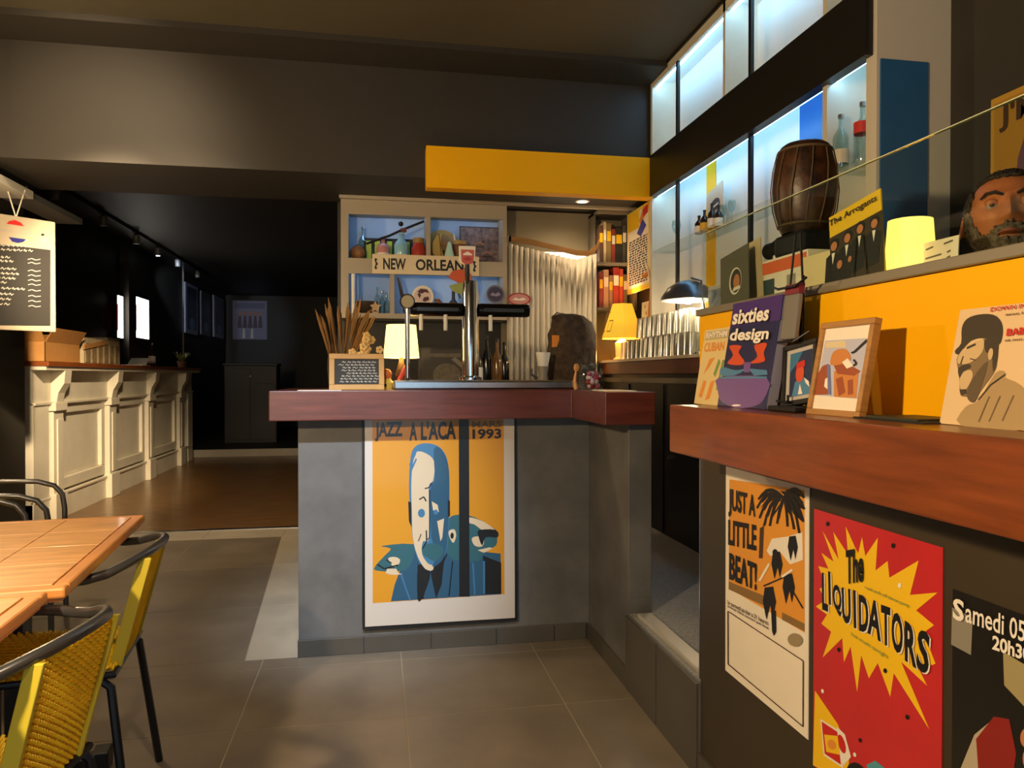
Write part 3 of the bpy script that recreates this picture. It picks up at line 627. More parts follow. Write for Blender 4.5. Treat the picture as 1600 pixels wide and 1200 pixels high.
P = Print(.46, .62); P.rect(3, 3, 97, 97, M('ochre_paper2', '#b5862c', .5)); P.up(); P.oval(52, 52, 30, 34, M('purple_print', '#6d4a60', .5)); P.oval(60, 58, 18, 24, m_skinp); P.rect(8, 82, 92, 93, m_ink) if 0 else None
P.poly([(30, 5), (45, 30), (80, 35), (95, 5)], MATS['purple_print']); P.rect(72, 45, 90, 70, m_paper); P.build(e)
P = Print(.46, .62, y0=-.0026); P.text("J'M", (8, 80), (40, 80), (8, 95), m_brown); P.text("JAZZ", (48, 80), (90, 80), (48, 95), m_brown); P.build(e, 'lettering')
# ------------------------------------------------------------------ things on the wooden shelf of the right bar
e = sheet('songbook', 'cream Cuban music book leaning behind the purple design book', 'book', .22, .205, .012, M('book_cream', '#e0c98c', .5), (.86, 1.80, 1.145), FACE_L, lean=.16)
P = Print(.22, .205)
for pts, mt in (([(15, 40), (25, 60), (40, 62), (28, 50)], m_orange), ([(30, 5), (38, 30), (48, 32), (42, 8)], m_orange), ([(55, 20), (60, 58), (66, 58), (62, 18)], M('leaf_print', '#7d9a55', .5)), ([(10, 10), (18, 32), (26, 30), (20, 8)], m_orange), ([(66, 10), (72, 40), (82, 38), (74, 8)], m_red), ([(42, 40), (50, 60), (56, 55), (48, 36)], MATS['leaf_print'])): P.poly(pts, mt)
P.rect(4, 86, 96, 97, M('book_grey', '#b9a97c', .5)); P.up(); P.text("CUBAN", (6, 70), (60, 70), (6, 82), m_orange); P.text("RHYTHM", (6, 88), (62, 88), (6, 96), m_inkw); P.build(e)
e = sheet('design_book', 'thick purple and navy sixties design book propped on wooden shelf', 'book', .235, .262, .03, M('book_navy', '#2a2a52', .3, coat=.3), (.845, 1.622, 1.145), FACE_L, lean=.17, bevel=.002)
Q = ((390, 185), (700, 140), (585, 1030), (268, 985))
P = Print(.235, .262, Q); P.sm = True
P.poly([(390, 185), (700, 140), (680, 330), (372, 360)], M('book_violet', '#4a3278', .3, coat=.3)); P.poly([(290, 750), (600, 770), (575, 950), (500, 1000), (400, 1005), (300, 950), (278, 850)], M('book_lilac', '#76559a', .3, coat=.3)); P.up()
bo = M('book_orange', '#d5532c', .3, coat=.3); bt = M('book_teal', '#4f86b0', .3, coat=.3)
P.poly([(360, 505), (440, 510), (420, 560), (460, 640), (420, 660), (345, 640), (385, 580)], bo); P.poly([(520, 510), (600, 500), (580, 570), (585, 640), (490, 650), (540, 600)], bo)
P.poly([(310, 670), (400, 700), (470, 690), (395, 740), (300, 735)], bt); P.poly([(480, 690), (600, 710), (605, 745), (520, 750)], bt); P.line([(300, 755), (600, 768)], 16, bt)
P.poly([(450, 640), (500, 640), (490, 720), (455, 720)], MATS['book_lilac']); P.oval(400, 985, 30, 8, m_inkw)
P.build(e)
P = Print(.235, .262, Q, y0=-.0026)
for dx, mt in ((6, m_ink), (0, m_inkw)):
    P.text("sixties", (385+dx, 345+dx), (612+dx, 330+dx), (400+dx, 235+dx), mt); P.text("design", (362+dx, 495+dx), (608+dx, 500+dx), (380+dx, 375+dx), mt); P.up()
P.build(e, 'lettering')
box('page_block', M('grey_pages', '#8b8796', .6), (-.1175, .1155, .003, .027, .003, .259), e).location = (.0025, 0, 0)
# wire display stand
e = thing('wire_stand', 'tall black wire display stand behind the purple book', 'stand', (.915, 1.50, 1.145))
wr = .0028
MB().tube([(-.02, .045, 0), (.0, .035, .20), (.012, .02, .395), (.012, .0, .395), (.0, -.035, .20), (-.02, -.055, 0)], wr, 6).build('wire_frame', m_blackm, e)
MB().tube([(.035, .05, 0), (.02, .0, .30)], wr, 6).build('wire_leg', m_blackm, e); MB().tube([(-.02, .06, .28), (-.03, .02, .27), (-.03, -.05, .27), (-.02, -.075, .285)], wr, 6).build('wire_arm', m_blackm, e)
MB().tube([(-.02, .07, .165), (-.04, .03, .15), (-.04, -.06, .15), (-.02, -.085, .17)], wr, 6).build('wire_arm', m_blackm, e)
MB().tube([(-.035, .05, .02), (-.05, -.055, .02), (-.05, -.055, .035)], wr, 6).build('wire_arm', m_blackm, e)
e = thing('cassette', 'grey and red cassette resting in the wire stand', 'cassette', (.885, 1.475, 1.300))
MB().box(-.006, .006, -.028, .028, 0, .10, T=Matrix.Rotation(.12, 4, 'Y')).build('case', M('case_grey', '#77726c', .35), e, bevel=.003); MB().box(-.0065, .0065, -.028, .028, .10, .122, T=Matrix.Rotation(.12, 4, 'Y')).build('red_band', M('case_red', '#7a2430', .4), e)
def frame(name, label, w, h, fw, t, fmat, loc, lean, roll, matm):
    e = sheet(name, label, 'picture frame', w, h, t, None, loc, FACE_L, lean, roll)
    for bx in ((-w/2, w/2, 0, t, 0, fw), (-w/2, w/2, 0, t, h-fw, h), (-w/2, -w/2+fw, 0, t, fw, h-fw), (w/2-fw, w/2, 0, t, fw, h-fw)): box('frame_bar', fmat, bx, e, bevel=.0015)
    box('mat_board', matm, (-w/2+fw, w/2-fw, .006, .009, fw, h-fw), e)
    return e
m_fw = M('frame_wood', '#a87a42', .4, noise=.2, scale=10, stretch=(1, 1, 6))
e = frame('photo_frame', 'light wooden frame with painting of a brown hunting figure and rifle', .165, .185, .012, .016, m_fw, (.845, 1.265, 1.145), .18, 0, m_paper)
Q = ((1115, 400), (1400, 378), (1270, 1040), (1000, 1030))
P = Print(.141, .161, Q, y0=.006-.0005)
P.poly([(1108, 495), (1378, 485), (1275, 945), (1020, 925)], M('sky_pale', '#b9bcd2', .5)); P.up(); P.poly([(1115, 505), (1235, 500), (1235, 555), (1105, 555)], M('cloud_pale', '#d8c9a4', .5))
hb = M('hunt_brown', '#9a4a26', .45); ho = M('hunt_orange', '#c8803c', .45)
P.poly([(1020, 925), (1050, 760), (1080, 700), (1120, 680), (1110, 920)], hb); P.poly([(1140, 935), (1150, 740), (1300, 730), (1270, 940)], ho); P.poly([(1150, 690), (1200, 620), (1250, 690), (1310, 740), (1270, 775), (1170, 760)], hb)
P.sm = True; P.up(); P.poly([(1135, 690), (1150, 600), (1185, 570), (1235, 570), (1260, 640), (1220, 680)], ho); P.poly([(1205, 670), (1240, 640), (1270, 700), (1230, 720)], m_inkw); P.line([(1365, 500), (1285, 590), (1265, 600)], 16, m_ink); P.line([(1275, 650), (1290, 680), (1270, 700)], 14, m_ink); P.line([(1120, 690), (1115, 920)], 20, M('hunt_blue', '#6a74a8', .5))
P.poly([(1160, 800), (1200, 780), (1210, 900), (1170, 930)], hb); P.poly([(1230, 810), (1260, 800), (1255, 910), (1225, 920)], hb); P.poly([(1095, 800), (1110, 790), (1105, 880), (1085, 860)], m_inkw)
o_ = P.build(e); o_.location.z = .012
e = frame('photo_frame', 'tilted black frame holding a blue portrait photo', .125, .135, .011, .014, m_black, (.872, 1.425, 1.160), .12, -.13, M('frame_matte', '#b7b3ad', .5))
P = Print(.103, .113, y0=.006-.0005)
P.rect(14, 8, 92, 92, M('photo_navy', '#16264f', .4)); P.up(); P.poly([(14, 55), (40, 70), (60, 92), (14, 92)], M('photo_blue', '#2f6f96', .4)); P.poly([(25, 8), (35, 35), (60, 45), (88, 30), (92, 8)], bt); P.up(); P.oval(52, 50, 15, 17, bo); P.poly([(38, 60), (70, 62), (68, 74), (40, 72)], m_red); P.poly([(48, 10), (54, 30), (64, 10)], m_inkw); P.poly([(68, 40), (84, 32), (88, 20), (74, 30)], m_inkw); o_ = P.build(e); o_.location.z = .011
tag(box('black_tray', m_black, (.83, .93, 1.365, 1.47, 1.145, 1.157), bevel=.004), 'flat black tray under the tilted black frame', 'tray')
e = thing('leaflet', 'dark folded leaflet lying on shelf beside the wooden frame', 'leaflet', (.885, 1.10, 1.145))
MB().prism([(-.05, -.09), (.05, -.08), (.055, .10), (-.045, .09)], 0, .003, 'z').build('back_leaf', m_black, e); MB().prism([(-.045, -.07), (.045, -.075), (.05, .05), (-.04, .06)], .003, .007, 'z').build('front_leaf', M('leaf_dark', '#2f3020', .5), e)
e = sheet('soul_record', 'pale record sleeve showing laughing man in dark cap, yellow panel behind', 'record sleeve', .182, .182, .003, M('sleeve_cream', '#dcbf92', .5), (.868, .925, 1.146), FACE_L, lean=.2)
Q = ((505, 400), (1215, 370), (1215, 1140), (412, 1060))
P = Print(.182, .182, Q); P.sm = True
P.poly([(585, 1080), (605, 960), (700, 920), (800, 760), (870, 755), (880, 790), (1000, 840), (1130, 960), (1180, 1120)], M('coat_beige', '#a88e62', .5)); P.up()
dkp = M('photo_dark', '#3a3022', .5); mdp = M('photo_mid', '#7d6746', .5); ltp = M('photo_light', '#c9ae80', .5)
P.poly([(520, 640), (700, 560), (790, 560), (805, 700), (790, 760), (720, 850), (660, 935), (620, 900), (560, 885), (545, 800), (530, 740)], mdp)
P.up(); P.poly([(495, 620), (535, 580), (530, 500), (560, 450), (640, 430), (740, 435), (800, 475), (820, 540), (800, 600), (700, 560), (600, 570), (520, 640)], dkp)
P.poly([(525, 650), (570, 600), (690, 565), (690, 640), (620, 690), (560, 700), (520, 690)], ltp); P.poly([(550, 760), (620, 735), (640, 780), (600, 850), (560, 850)], ltp)
P.poly([(700, 570), (790, 570), (805, 690), (785, 750), (760, 640), (720, 640)], dkp); P.poly([(530, 720), (600, 700), (620, 720), (570, 745), (545, 780)], dkp); P.poly([(550, 850), (600, 850), (610, 875), (570, 888)], dkp); P.poly([(640, 790), (740, 690), (700, 880), (660, 935), (610, 890)], M('photo_mid2', '#5a4a32', .5))
P.up(); P.oval(755, 650, 18, 34, ltp); P.line([(580, 610), (640, 590)], 12, dkp); P.line([(560, 655), (545, 700)], 8, dkp); P.line([(650, 680), (610, 670)], 6, dkp); P.line([(880, 770), (780, 830), (700, 920)], 8, dkp)
for x in (720, 800, 900): P.line([(x, 1060), (x+60, 900)], 7, mdp)
P.build(e)
P = Print(.182, .182, Q, y0=-.0026); P.text("DOWN IN MEMPHIS", (725, 420), (1190, 400), (725, 398), m_red); P.text("BABA LOU", (855, 555), (1180, 545), (855, 515), m_red); P.text("avec les rythmes", (830, 450), (1190, 440), (830, 432), m_brown); P.text("et son orchestre", (850, 585), (1180, 578), (850, 570), m_brown); P.build(e, 'lettering')
# ------------------------------------------------------------------ back shelf unit behind the bar (pigeon-hole shelf, blue lit)
su = thing('wall_shelf', 'cream pigeon-hole wall shelf with blue lit compartments', 'shelf', (.32, 5.3, 1.63))
T3 = Matrix.Translation((-.32, -5.3, -1.63))
m_greige = M('shelf_greige', '#a99f8c', .55)
def sbx(n_, m_, b_, **k): return MB().box(*b_, T=T3).build(n_, m_, su, **k)
sx0, sx1, sy0, sy1 = -.245, .905, 5.16, 5.42
sbx('back_board', M('shelf_blue', '#9fb6cc', .6), (sx0, sx1, 5.40, 5.418, 1.62, 2.45))
sbx('side_board', m_greige, (sx0, sx0+.05, sy0, 5.40, 1.62, 2.45)); sbx('side_board', m_greige, (sx1-.03, sx1, sy0, 5.40, 1.62, 2.45))
sbx('top_board', m_greige, (sx0+.05, sx1-.03, sy0, 5.40, 2.36, 2.45)); sbx('shelf_board', m_greige, (sx0+.05, sx1-.03, sy0, 5.40, 1.955, 2.03)); sbx('bottom_board', m_greige, (sx0+.05, sx1-.03, sy0, 5.40, 1.62, 1.655))
sbx('divider', m_greige, (.335, .365, sy0, 5.40, 2.03, 2.36)); sbx('divider', m_greige, (.085, .115, sy0, 5.40, 1.655, 1.955))
for a, c in ((-.195, .335), (.365, .875)): sbx('light_lip', m_greige, (a, c, sy0, sy0+.015, 2.33, 2.36))
for a, c in ((-.195, .085), (.115, .875)): sbx('light_lip', m_greige, (a, c, sy0, sy0+.015, 1.925, 1.955))
m_ledb = M('led_blue', '#8cc0ff', .5, emit=12)
for a, c in ((-.15, .30), (.42, .84)): sbx('led_strip', m_ledb, (a, c, 5.19, 5.205, 2.35, 2.36))
for a, c in ((-.17, .06), (.15, .84)): sbx('led_strip', m_ledb, (a, c, 5.19, 5.205, 1.948, 1.955))
struct(box('wall_niche', M('niche_paint', '#8f8368', .6), (.906, 1.858, 5.405, 5.42, .29, 2.452)), 'beige wall above the pleated curtain')
struct(box('trim_5', m_greige, (-.255, 1.86, 5.13, 5.16, 2.43, 2.452)), 'cream lintel over the back shelf')
# street sign
SW, SH = .74, .135
e = sheet('street_sign', 'cream street sign reading New Orleans across the pigeon-hole shelf', 'sign', SW, SH, .006, M('sign_cream', '#e2d2ae', .45), (.335, 5.145, 1.925), 0, bevel=.002)
P = Print(SW, SH); P.text('NEW', (10, 22), (31, 22), (10, 80), m_ink); P.text('ORLEANS', (40, 22), (91, 22), (40, 80), m_ink)
for x in (3, 95): P.poly([(x, 20), (x+2, 28), (x+.6, 36), (x+2.4, 50), (x+.6, 64), (x+2, 72), (x, 80), (x-1, 70), (x+.2, 50), (x-1, 30)], m_ink)
P.build(e, 'lettering')
# compartment contents, upper left
z1 = 2.03
e = thing('coconut', 'brown coconut at the left end of upper shelf', 'coconut', (-.135, 5.25, z1)); MB().sphere((0, 0, .052), .052, 12, sz=.98).build('shell', M('coconut_brown', '#8a5f38', .7, noise=.4, scale=20, bump=.2), e, smooth=True); MB().lathe([(.018, .1), (.01, .106)], 10).build('eye_patch', m_brown, e)
bottle('glass_bottle', 'tall clear bottle at the back left of upper shelf', (-.10, 5.345, z1), .25, .035, m_clear, m_steel, None)
for k, x in enumerate((-.03, .115, .24)):
    e = thing('drink_carton', ('black and lime drink carton behind the coconut', 'black and lime drink carton between pink and blue bottles', 'black and lime drink carton behind the red jar')[k], 'carton', (x, 5.35, z1), 0, 'lime cartons on the upper shelf')
    MB().box(-.065, .065, -.03, .03, 0, .17).build('carton', m_black, e, bevel=.002)
    for dx in (-.03, .03): MB().box(dx-.018, dx+.018, -.0315, -.03, .02, .15).build('lime_panel', M('lime', '#b9cc4a', .5), e)
bottle('pink_bottle', 'squat bottle with pink label and dark top on upper shelf', (.04, 5.225, z1), .16, .045, M('pink_glass', '#c98a86', .25, coat=.4), m_black, m_wlab, labz=(.1, .3))
bottle('blue_bottle', 'pale blue ribbed bottle standing mid upper shelf', (.165, 5.225, z1), .20, .05, M('aqua_glass', '#8fc4d6', .15, coat=.5), M('aqua_cap', '#bfe3ea', .3), m_wlab, labz=(.05, .2), neck=.42)
e = thing('spice_jar', 'red jar with golden lid at right of upper left compartment', 'jar', (.285, 5.225, z1))
MB().lathe([(.045, 0), (.05, .02), (.05, .09), (.035, .12), (.035, .125)], 18).build('jar_body', M('jar_red', '#a83a2a', .25, coat=.4), e, smooth=True); MB().lathe([(.04, .125), (.04, .16)], 18).build('lid', M('jar_gold', '#9a7a3a', .4), e, smooth=True)
e = thing('black_flute', 'thin black rod lying diagonally across the upper shelf bottles', 'rod', (.13, 5.165, z1))
MB().tube([(-.205, 0, .10), (-.05, 0, .16), (.03, 0, .20), (.19, 0, .27)], .0085, 8).build('rod', m_black, e, smooth=True); MB().sphere((.03, -.005, .245), .018, 8).build('knob', m_black, e, smooth=True); MB().box(.03, .07, -.01, .01, .19, .215).build('clasp', M('clasp_red', '#6b2f2f', .4), e)
# upper right
e = thing('straw_hat', 'round straw hat leaning in the upper right compartment', 'hat', (.46, 5.33, z1))
TT = Matrix.Translation((0, 0, .13)) @ Matrix.Rotation(math.radians(75), 4, 'X')
MB().lathe([(.125, 0), (.125, .006), (.07, .012)], 24, T=TT).build('brim', M('straw', '#a8823c', .7, noise=.2, scale=30), e, smooth=True); MB().lathe([(.07, .008), (.062, .06), (.03, .075), (.001, .077)], 20, T=TT).build('crown', M('straw2', '#8a652c', .7, noise=.2, scale=30), e, smooth=True)
e = thing('straw_fan', 'pale crescent straw fan before the straw hat', 'fan', (.43, 5.235, z1))
MB().prism([(.0, .0), (-.045, .06), (-.05, .13), (-.015, .19), (.02, .20), (.01, .12), (.03, .05), (.05, .0)], -.004, .004).build('leaf', M('straw3', '#c2a052', .7), e); MB().tube([(.02, -.003, 0), (.0, -.003, .2)], .003, 6).build('rib', m_brown, e)
e = thing('green_cone', 'pale mint green napkin cone on the upper right shelf', 'napkin', (.50, 5.2, z1)); MB().lathe([(.042, 0), (.038, .03), (.012, .13), (.001, .142)], 12).build('cone', M('mint', '#bfe0c4', .6), e, smooth=True); MB().prism([(-.05, 0), (-.01, .05), (.0, .002)], -.02, -.012).build('fold', MATS['mint'], e)
e = thing('wooden_cup', 'brown wooden cup with straw rim beside framed brown picture', 'cup', (.575, 5.235, z1)); MB().lathe([(.04, 0), (.048, .06), (.05, .13)], 16).build('cup_body', M('cup_brown', '#6b4020', .55, noise=.2, scale=12), e, smooth=True); MB().lathe([(.052, .125), (.052, .15), (.046, .152)], 16).build('rim', M('straw4', '#a98f5a', .7), e, smooth=True); MB().tube([(-.03, 0, .14), (-.04, 0, .20)], .004, 6).build('straw', m_paper, e)
e = thing('framed_picture', 'brown mosaic picture of faces filling right end of upper shelf', 'picture', (.735, 5.35, z1))
MB().box(-.14, .14, 0, .02, 0, .275).build('picture_board', M('mosaic', '#5a4436', .55, noise=.7, scale=26, col2='#96786a'), e); 
P = Print(.28, .275); P.oval(45, 55, 24, 8, MATS['mosaic']); P.up()
for cx, cy in ((25, 35), (50, 55), (70, 30), (40, 18)): P.line([(cx-14, cy), (cx, cy+7), (cx+14, cy)], 3, m_skinp); P.line([(cx-12, cy-5), (cx+12, cy-5)], 4, m_brown)
P.build(e)
for bx in ((-.145, .145, -.006, .02, -.0, .006), (-.145, -.138, -.006, .02, 0, .28), (.138, .145, -.006, .02, 0, .28), (-.145, .145, -.006, .02, .275, .282)): box('frame_bar', m_brown, bx, e)
# lower compartments
z2 = 1.655
tag(MB().lathe([(.03, 0), (.045, .01), (.075, .06), (.08, .085), (.072, .08), (.04, .02)], 20, (-.075, 5.24, z2)).build('dark_bowl', M('bowl_dark', '#33291f', .5), smooth=True), 'dark bowl in the lower left compartment', 'bowl')
tag(MB().lathe([(.014, 0), (.014, .27)], 12, (-.165, 5.19, z2)).build('white_tube', m_white, smooth=True), 'thin white upright tube at left of lower shelf', 'tube')
for k, (x, y, h, mt) in enumerate(((.0, 5.24, .19, m_clear), (.035, 5.30, .17, m_clear), (.065, 5.22, .13, m_clear), (.03, 5.20, .10, M('tan_cup', '#b99a72', .5)))):
    if k < 3: bottle('small_bottle', ('clear bottle with teal top in lower left compartment', 'clear slim bottle behind the teal-topped bottle', 'short clear bottle against the lower divider')[k], (x, y, z2), h, .022, mt, M('teal_cap', '#5f9aa8', .4) if k == 0 else m_steel)
    else:
        e = thing('star_ornament', 'tan star shaped ornament among the small bottles', 'ornament', (-.015, 5.18, z2)); MB().prism([(.045*math.cos(PI/2+PI*i/5)*(1 if i % 2 == 0 else .45), .045+.045*math.sin(PI/2+PI*i/5)*(1 if i % 2 == 0 else .45)) for i in range(10)], -.006, .006).build('star', mt, e); MB().box(-.02, .02, -.012, .012, 0, .012).build('foot', mt, e)
e = thing('wooden_stick', 'dark curved wooden stick leaning by the lower divider', 'stick', (.16, 5.25, z2)); MB().tube([(.04, 0, 0), (.015, 0, .12), (-.015, 0, .26)], [.016, .014, .009], 8).build('stick', m_brown, e, smooth=True); MB().sphere((.04, 0, .012), .02, 8).build('foot', m_brown, e, smooth=True)
e = thing('round_coaster', 'round white coaster with dark red head emblem hanging below the sign', 'coaster', (.31, 5.15, 1.775))
MB().lathe([(.075, 0), (.075, .006)], 28, T=Matrix.Rotation(PI/2, 4, 'X')).build('disc', m_paper, e)
P = Print(.15, .15); o_ = M('maroon_print', '#4a2230', .5); P.oval(50, 50, 40, 40, M('coaster_pink', '#d8c4bc', .5)); P.up(); P.poly([(25, 70), (40, 85), (70, 82), (80, 65), (60, 70), (45, 62)], o_); P.poly([(60, 25), (80, 35), (75, 50), (55, 45), (48, 30)], o_); P.poly([(25, 60), (35, 40), (42, 55), (35, 68)], o_); r_ = P.build(e); r_.location = (0, -.0065, -.075)
e = thing('coaster_stand', 'white pedestal below the round coaster', 'stand', (.31, 5.19, z2)); MB().lathe([(.045, 0), (.03, .01), (.015, .03), (.015, .06)], 14).build('foot', m_white, e, smooth=True)
MB().box(-.01, .01, -.03, .0, .045, .10).build('clip', m_white, e)
e = thing('clay_jug', 'small brown clay jug right of the coaster', 'jug', (.415, 5.22, z2)); MB().lathe([(.03, 0), (.045, .03), (.04, .07), (.018, .09), (.022, .11)], 14).build('jug_body', M('clay', '#8a5a38', .6), e, smooth=True); MB().tube([(.03, 0, .03), (.06, 0, .06), (.02, 0, .10)], .005, 6).build('handle', M('clay2', '#6a3f26', .6), e, smooth=True)
e = thing('black_dispenser', 'black pump dispenser with white nozzle behind the beer tap arm', 'dispenser', (.53, 5.22, z2)); MB().lathe([(.03, 0), (.03, .09), (.012, .11), (.012, .17)], 12).build('bottle', m_black, e, smooth=True); MB().tube([(0, 0, .165), (.03, -.01, .165), (.045, -.02, .12)], .008, 6).build('nozzle', m_black, e); MB().lathe([(.012, .0), (.012, .05)], 10, (.055, -.03, .02)).build('cap', m_white, e, smooth=True)
e = thing('paper_fan', 'small fan card with red and yellow-green halves behind the tap handle', 'fan', (.575, 5.14, 1.79))
MB().prism([(-.09, .12), (-.06, .165), (.0, .18), (.07, .15), (.085, .09), (-.02, .085)], -.003, .003).build('red_half', M('fan_red', '#cf5a34', .5), e); MB().prism([(-.085, .06), (-.02, .083), (.085, .088), (.07, .03), (.01, -.0), (-.05, .02)], -.003, .003).build('green_half', M('fan_green', '#9aa65a', .5), e)
for nm, x, z_, rx, rz_, c1, c2, lb in (('round_badge', .82, 1.80, .065, .065, '#6a6a78', '#3a3450', 'round dark purple badge at right end of lower shelf'), ('oval_badge', .985, 1.765, .085, .045, '#a03030', '#c98a86', 'oval red badge stuck on the white curtain')):
    e = thing(nm, lb, 'badge', (x, 5.115 if nm[0] == 'o' else 5.15, z_))
    MB().lathe([(1, 0), (1, .006)], 28, T=Matrix.Rotation(PI/2, 4, 'X') @ Matrix.Diagonal((rx, rz_, 1, 1))).build('disc', M(nm+'_rim', c1, .4), e)
    P = Print(2*rx, 2*rz_); P.oval(50, 50, 42, 40, M(nm+'_in', c2, .4)); P.up(); P.poly([(20, 45), (35, 60), (50, 50), (65, 62), (80, 48), (60, 38), (40, 40)], m_inkw if nm[0] == 'o' else M('badge_lav', '#8a86a0', .5)); r_ = P.build(e); r_.location = (0, -.0065, -rz_)
# curtain, plank and glowing panel for the lit wall opening
mb = MB(); n = 140; xs = np.linspace(.915, 1.575, n); vs = []; fs = []
for i, x in enumerate(xs):
    ph = i/n*2*PI*17; y = 5.20+.022*math.sin(ph)+.008*math.sin(ph*.37+1); top = 2.17-(x-.915)*.20 if x < 1.42 else 2.069+(x-1.42)*.3
    vs += [(x, y, .3), (x, y, top)]
for i in range(n-1): fs.append((2*i, 2*i+2, 2*i+3, 2*i+1))
cu = mb.add(vs, fs).build('pleated_curtain', M('curtain_white', '#ddd6c4', .8, noise=.12, scale=4, stretch=(6, 6, .3)), smooth=True)
sd = cu.modifiers.new('solid', 'SOLIDIFY'); sd.thickness = .003
tag(cu, 'white pleated curtain hanging in the doorway behind the bar', 'curtain')
e = thing('wooden_oar', 'bowed brown wooden plank hung over the top of white curtain', 'plank', (.915, 5.13, 2.19))
pl = [(0, -.02), (.15, -.035), (.35, -.075), (.5, -.105), (.58, -.105), (.62, -.085), (.66, -.02), (.66, .02), (.64, -.02), (.58, -.07), (.48, -.065), (.3, -.03), (.12, .008), (0, .018)]
MB().prism(pl, -.02, .0).build('plank', M('oar_wood', '#8a6330', .5, noise=.25, scale=5, stretch=(1, 6, 12)), e); MB().box(0, .012, -.02, .06, -.02, .03).build('hook', m_steel, e)
e = thing('wall_glow_panel', 'white glowing panel standing in for brightly lit wall above the curtain', 'light', (1.37, 5.405, 2.10)); MB().box(-.18, .18, -.03, 0, -.03, .05).build('housing', m_white, e); MB().box(-.175, .175, -.036, -.03, -.028, .046).build('diffuser', M('wall_glow_warm', '#fff0d0', .5, emit=5), e)  # emissive panel added for the bright lit opening, not a known lamp
e = thing('recessed_downlight', 'small round downlight in the soffit above the curtain', 'downlight', (1.42, 5.02, 2.452)); MB().lathe([(.05, -.004), (.05, 0)], 20).build('ring', m_white, e); MB().lathe([(.035, -.006), (.035, -.004)], 18).build('lens', M('lens_warm', '#ffe7c0', .5, emit=4), e)
light('SPOT', 'downlight_bulb', (1.42, 5.02, 2.44), 11, WARM2, (1.22, 5.12, 1.0), .03, 150, .6)
# bookshelf at the corner
bs = thing('bookcase', 'small grey wall bookcase in the corner right of curtain', 'bookcase', (1.70, 5.25, 1.70))
T4 = Matrix.Translation((-1.70, -5.25, -1.70))
for nm, bx in (('side_board', (1.835, 1.855, 5.10, 5.40, 1.70, 2.43)), ('side_board', (1.575, 1.59, 5.26, 5.40, 1.70, 2.43)), ('shelf_board', (1.575, 1.835, 5.15, 5.40, 2.03, 2.05)), ('shelf_board', (1.575, 1.835, 5.15, 5.40, 1.70, 1.72)), ('top_board', (1.575, 1.835, 5.15, 5.40, 2.41, 2.43))): MB().box(*bx, T=T4).build(nm, M('bookcase_grey', '#6f675a', .55), bs)
bk = [('#5a4030', .030, .27), ('#c9b48c', .022, .30), ('#8a7448', .035, .29), ('#8a3a2c', .03, .25), ('#2a2622', .05, .26), ('#4a4a42', .03, .28)]
bk2 = [('#7c2a24', .03, .26), ('#b08a6a', .04, .28), ('#8a6a52', .03, .24), ('#94281f', .045, .30), ('#a83c28', .03, .29), ('#6a5f4a', .03, .25)]
cn = ['dark brown', 'cream', 'olive tan', 'brick red', 'black', 'grey green']; cn2 = ['dark red', 'beige', 'brown', 'bright red', 'orange red', 'khaki']
for lst, z_, nm_, row in ((bk, 2.05, cn, 'upper'), (bk2, 1.72, cn2, 'lower')):
    x = 1.594
    for k, (c, w_, h_) in enumerate(lst):
        e = thing('book', f'{nm_[k]} upright book on {row} board of corner bookcase', 'book', (x+w_/2, 5.28, z_), 0, f'books on the {row} board of the corner bookcase')
        mm = M('book_'+c, c, .55); MB().box(-w_/2+.0005, w_/2-.0005, -.10, .08, 0, h_).build('cover', mm, e, bevel=.002)
        MB().box(-w_/2+.003, w_/2-.003, -.1008, -.10, h_*.55, h_*.8).build('spine_label', m_paper if k % 2 else m_inky, e); x += w_+.002
# dark picture and bottles low on back wall
e = sheet('grey_picture', 'grey photograph of a large hand leaning behind the lamp', 'picture', .33, .25, .01, M('pic_dark', '#4c463c', .5), (.40, 4.32, 1.14), 0, lean=.1)
P = Print(.33, .25); P.rect(5, 5, 95, 95, M('pic_mid', '#5c554a', .5)); P.up(); P.oval(50, 35, 25, 28, M('pic_lite', '#857a66', .5, noise=.3, scale=30)); P.line([(62, 75), (80, 55), (90, 25)], 9, M('pic_lite2', '#a09684', .5)); P.line([(20, 82), (75, 82)], 9, MATS['pic_lite']); P.build(e)
ctr = thing('work_counter', 'low dark counter standing against the wall behind the bar', 'counter', (.35, 4.55, .29)); MB().box(-.55, .50, -.28, .28, 0, .82).build('body', m_black, ctr); MB().box(-.57, .52, -.30, .30, .82, .85).build('top', m_steel, ctr, bevel=.003)
for k, (x, h, c) in enumerate(((.60, .30, '#3a2a18'), (.66, .33, '#141612'), (.72, .31, '#6a4a26'), (.77, .29, '#101010'))):
    bottle('liquor_bottle', ('brown liquor bottle nearest the beer tap', 'tall black-green liquor bottle between two brown ones', 'amber liquor bottle right of the beer tap', 'short black liquor bottle at the end of its row')[k], (x, 4.45+.03*(k % 2), 1.14), h, .032, M('liq'+str(k), c, .15, coat=.5), m_black, m_wlab if k == 0 else None, 'liquor bottles behind the beer tap')
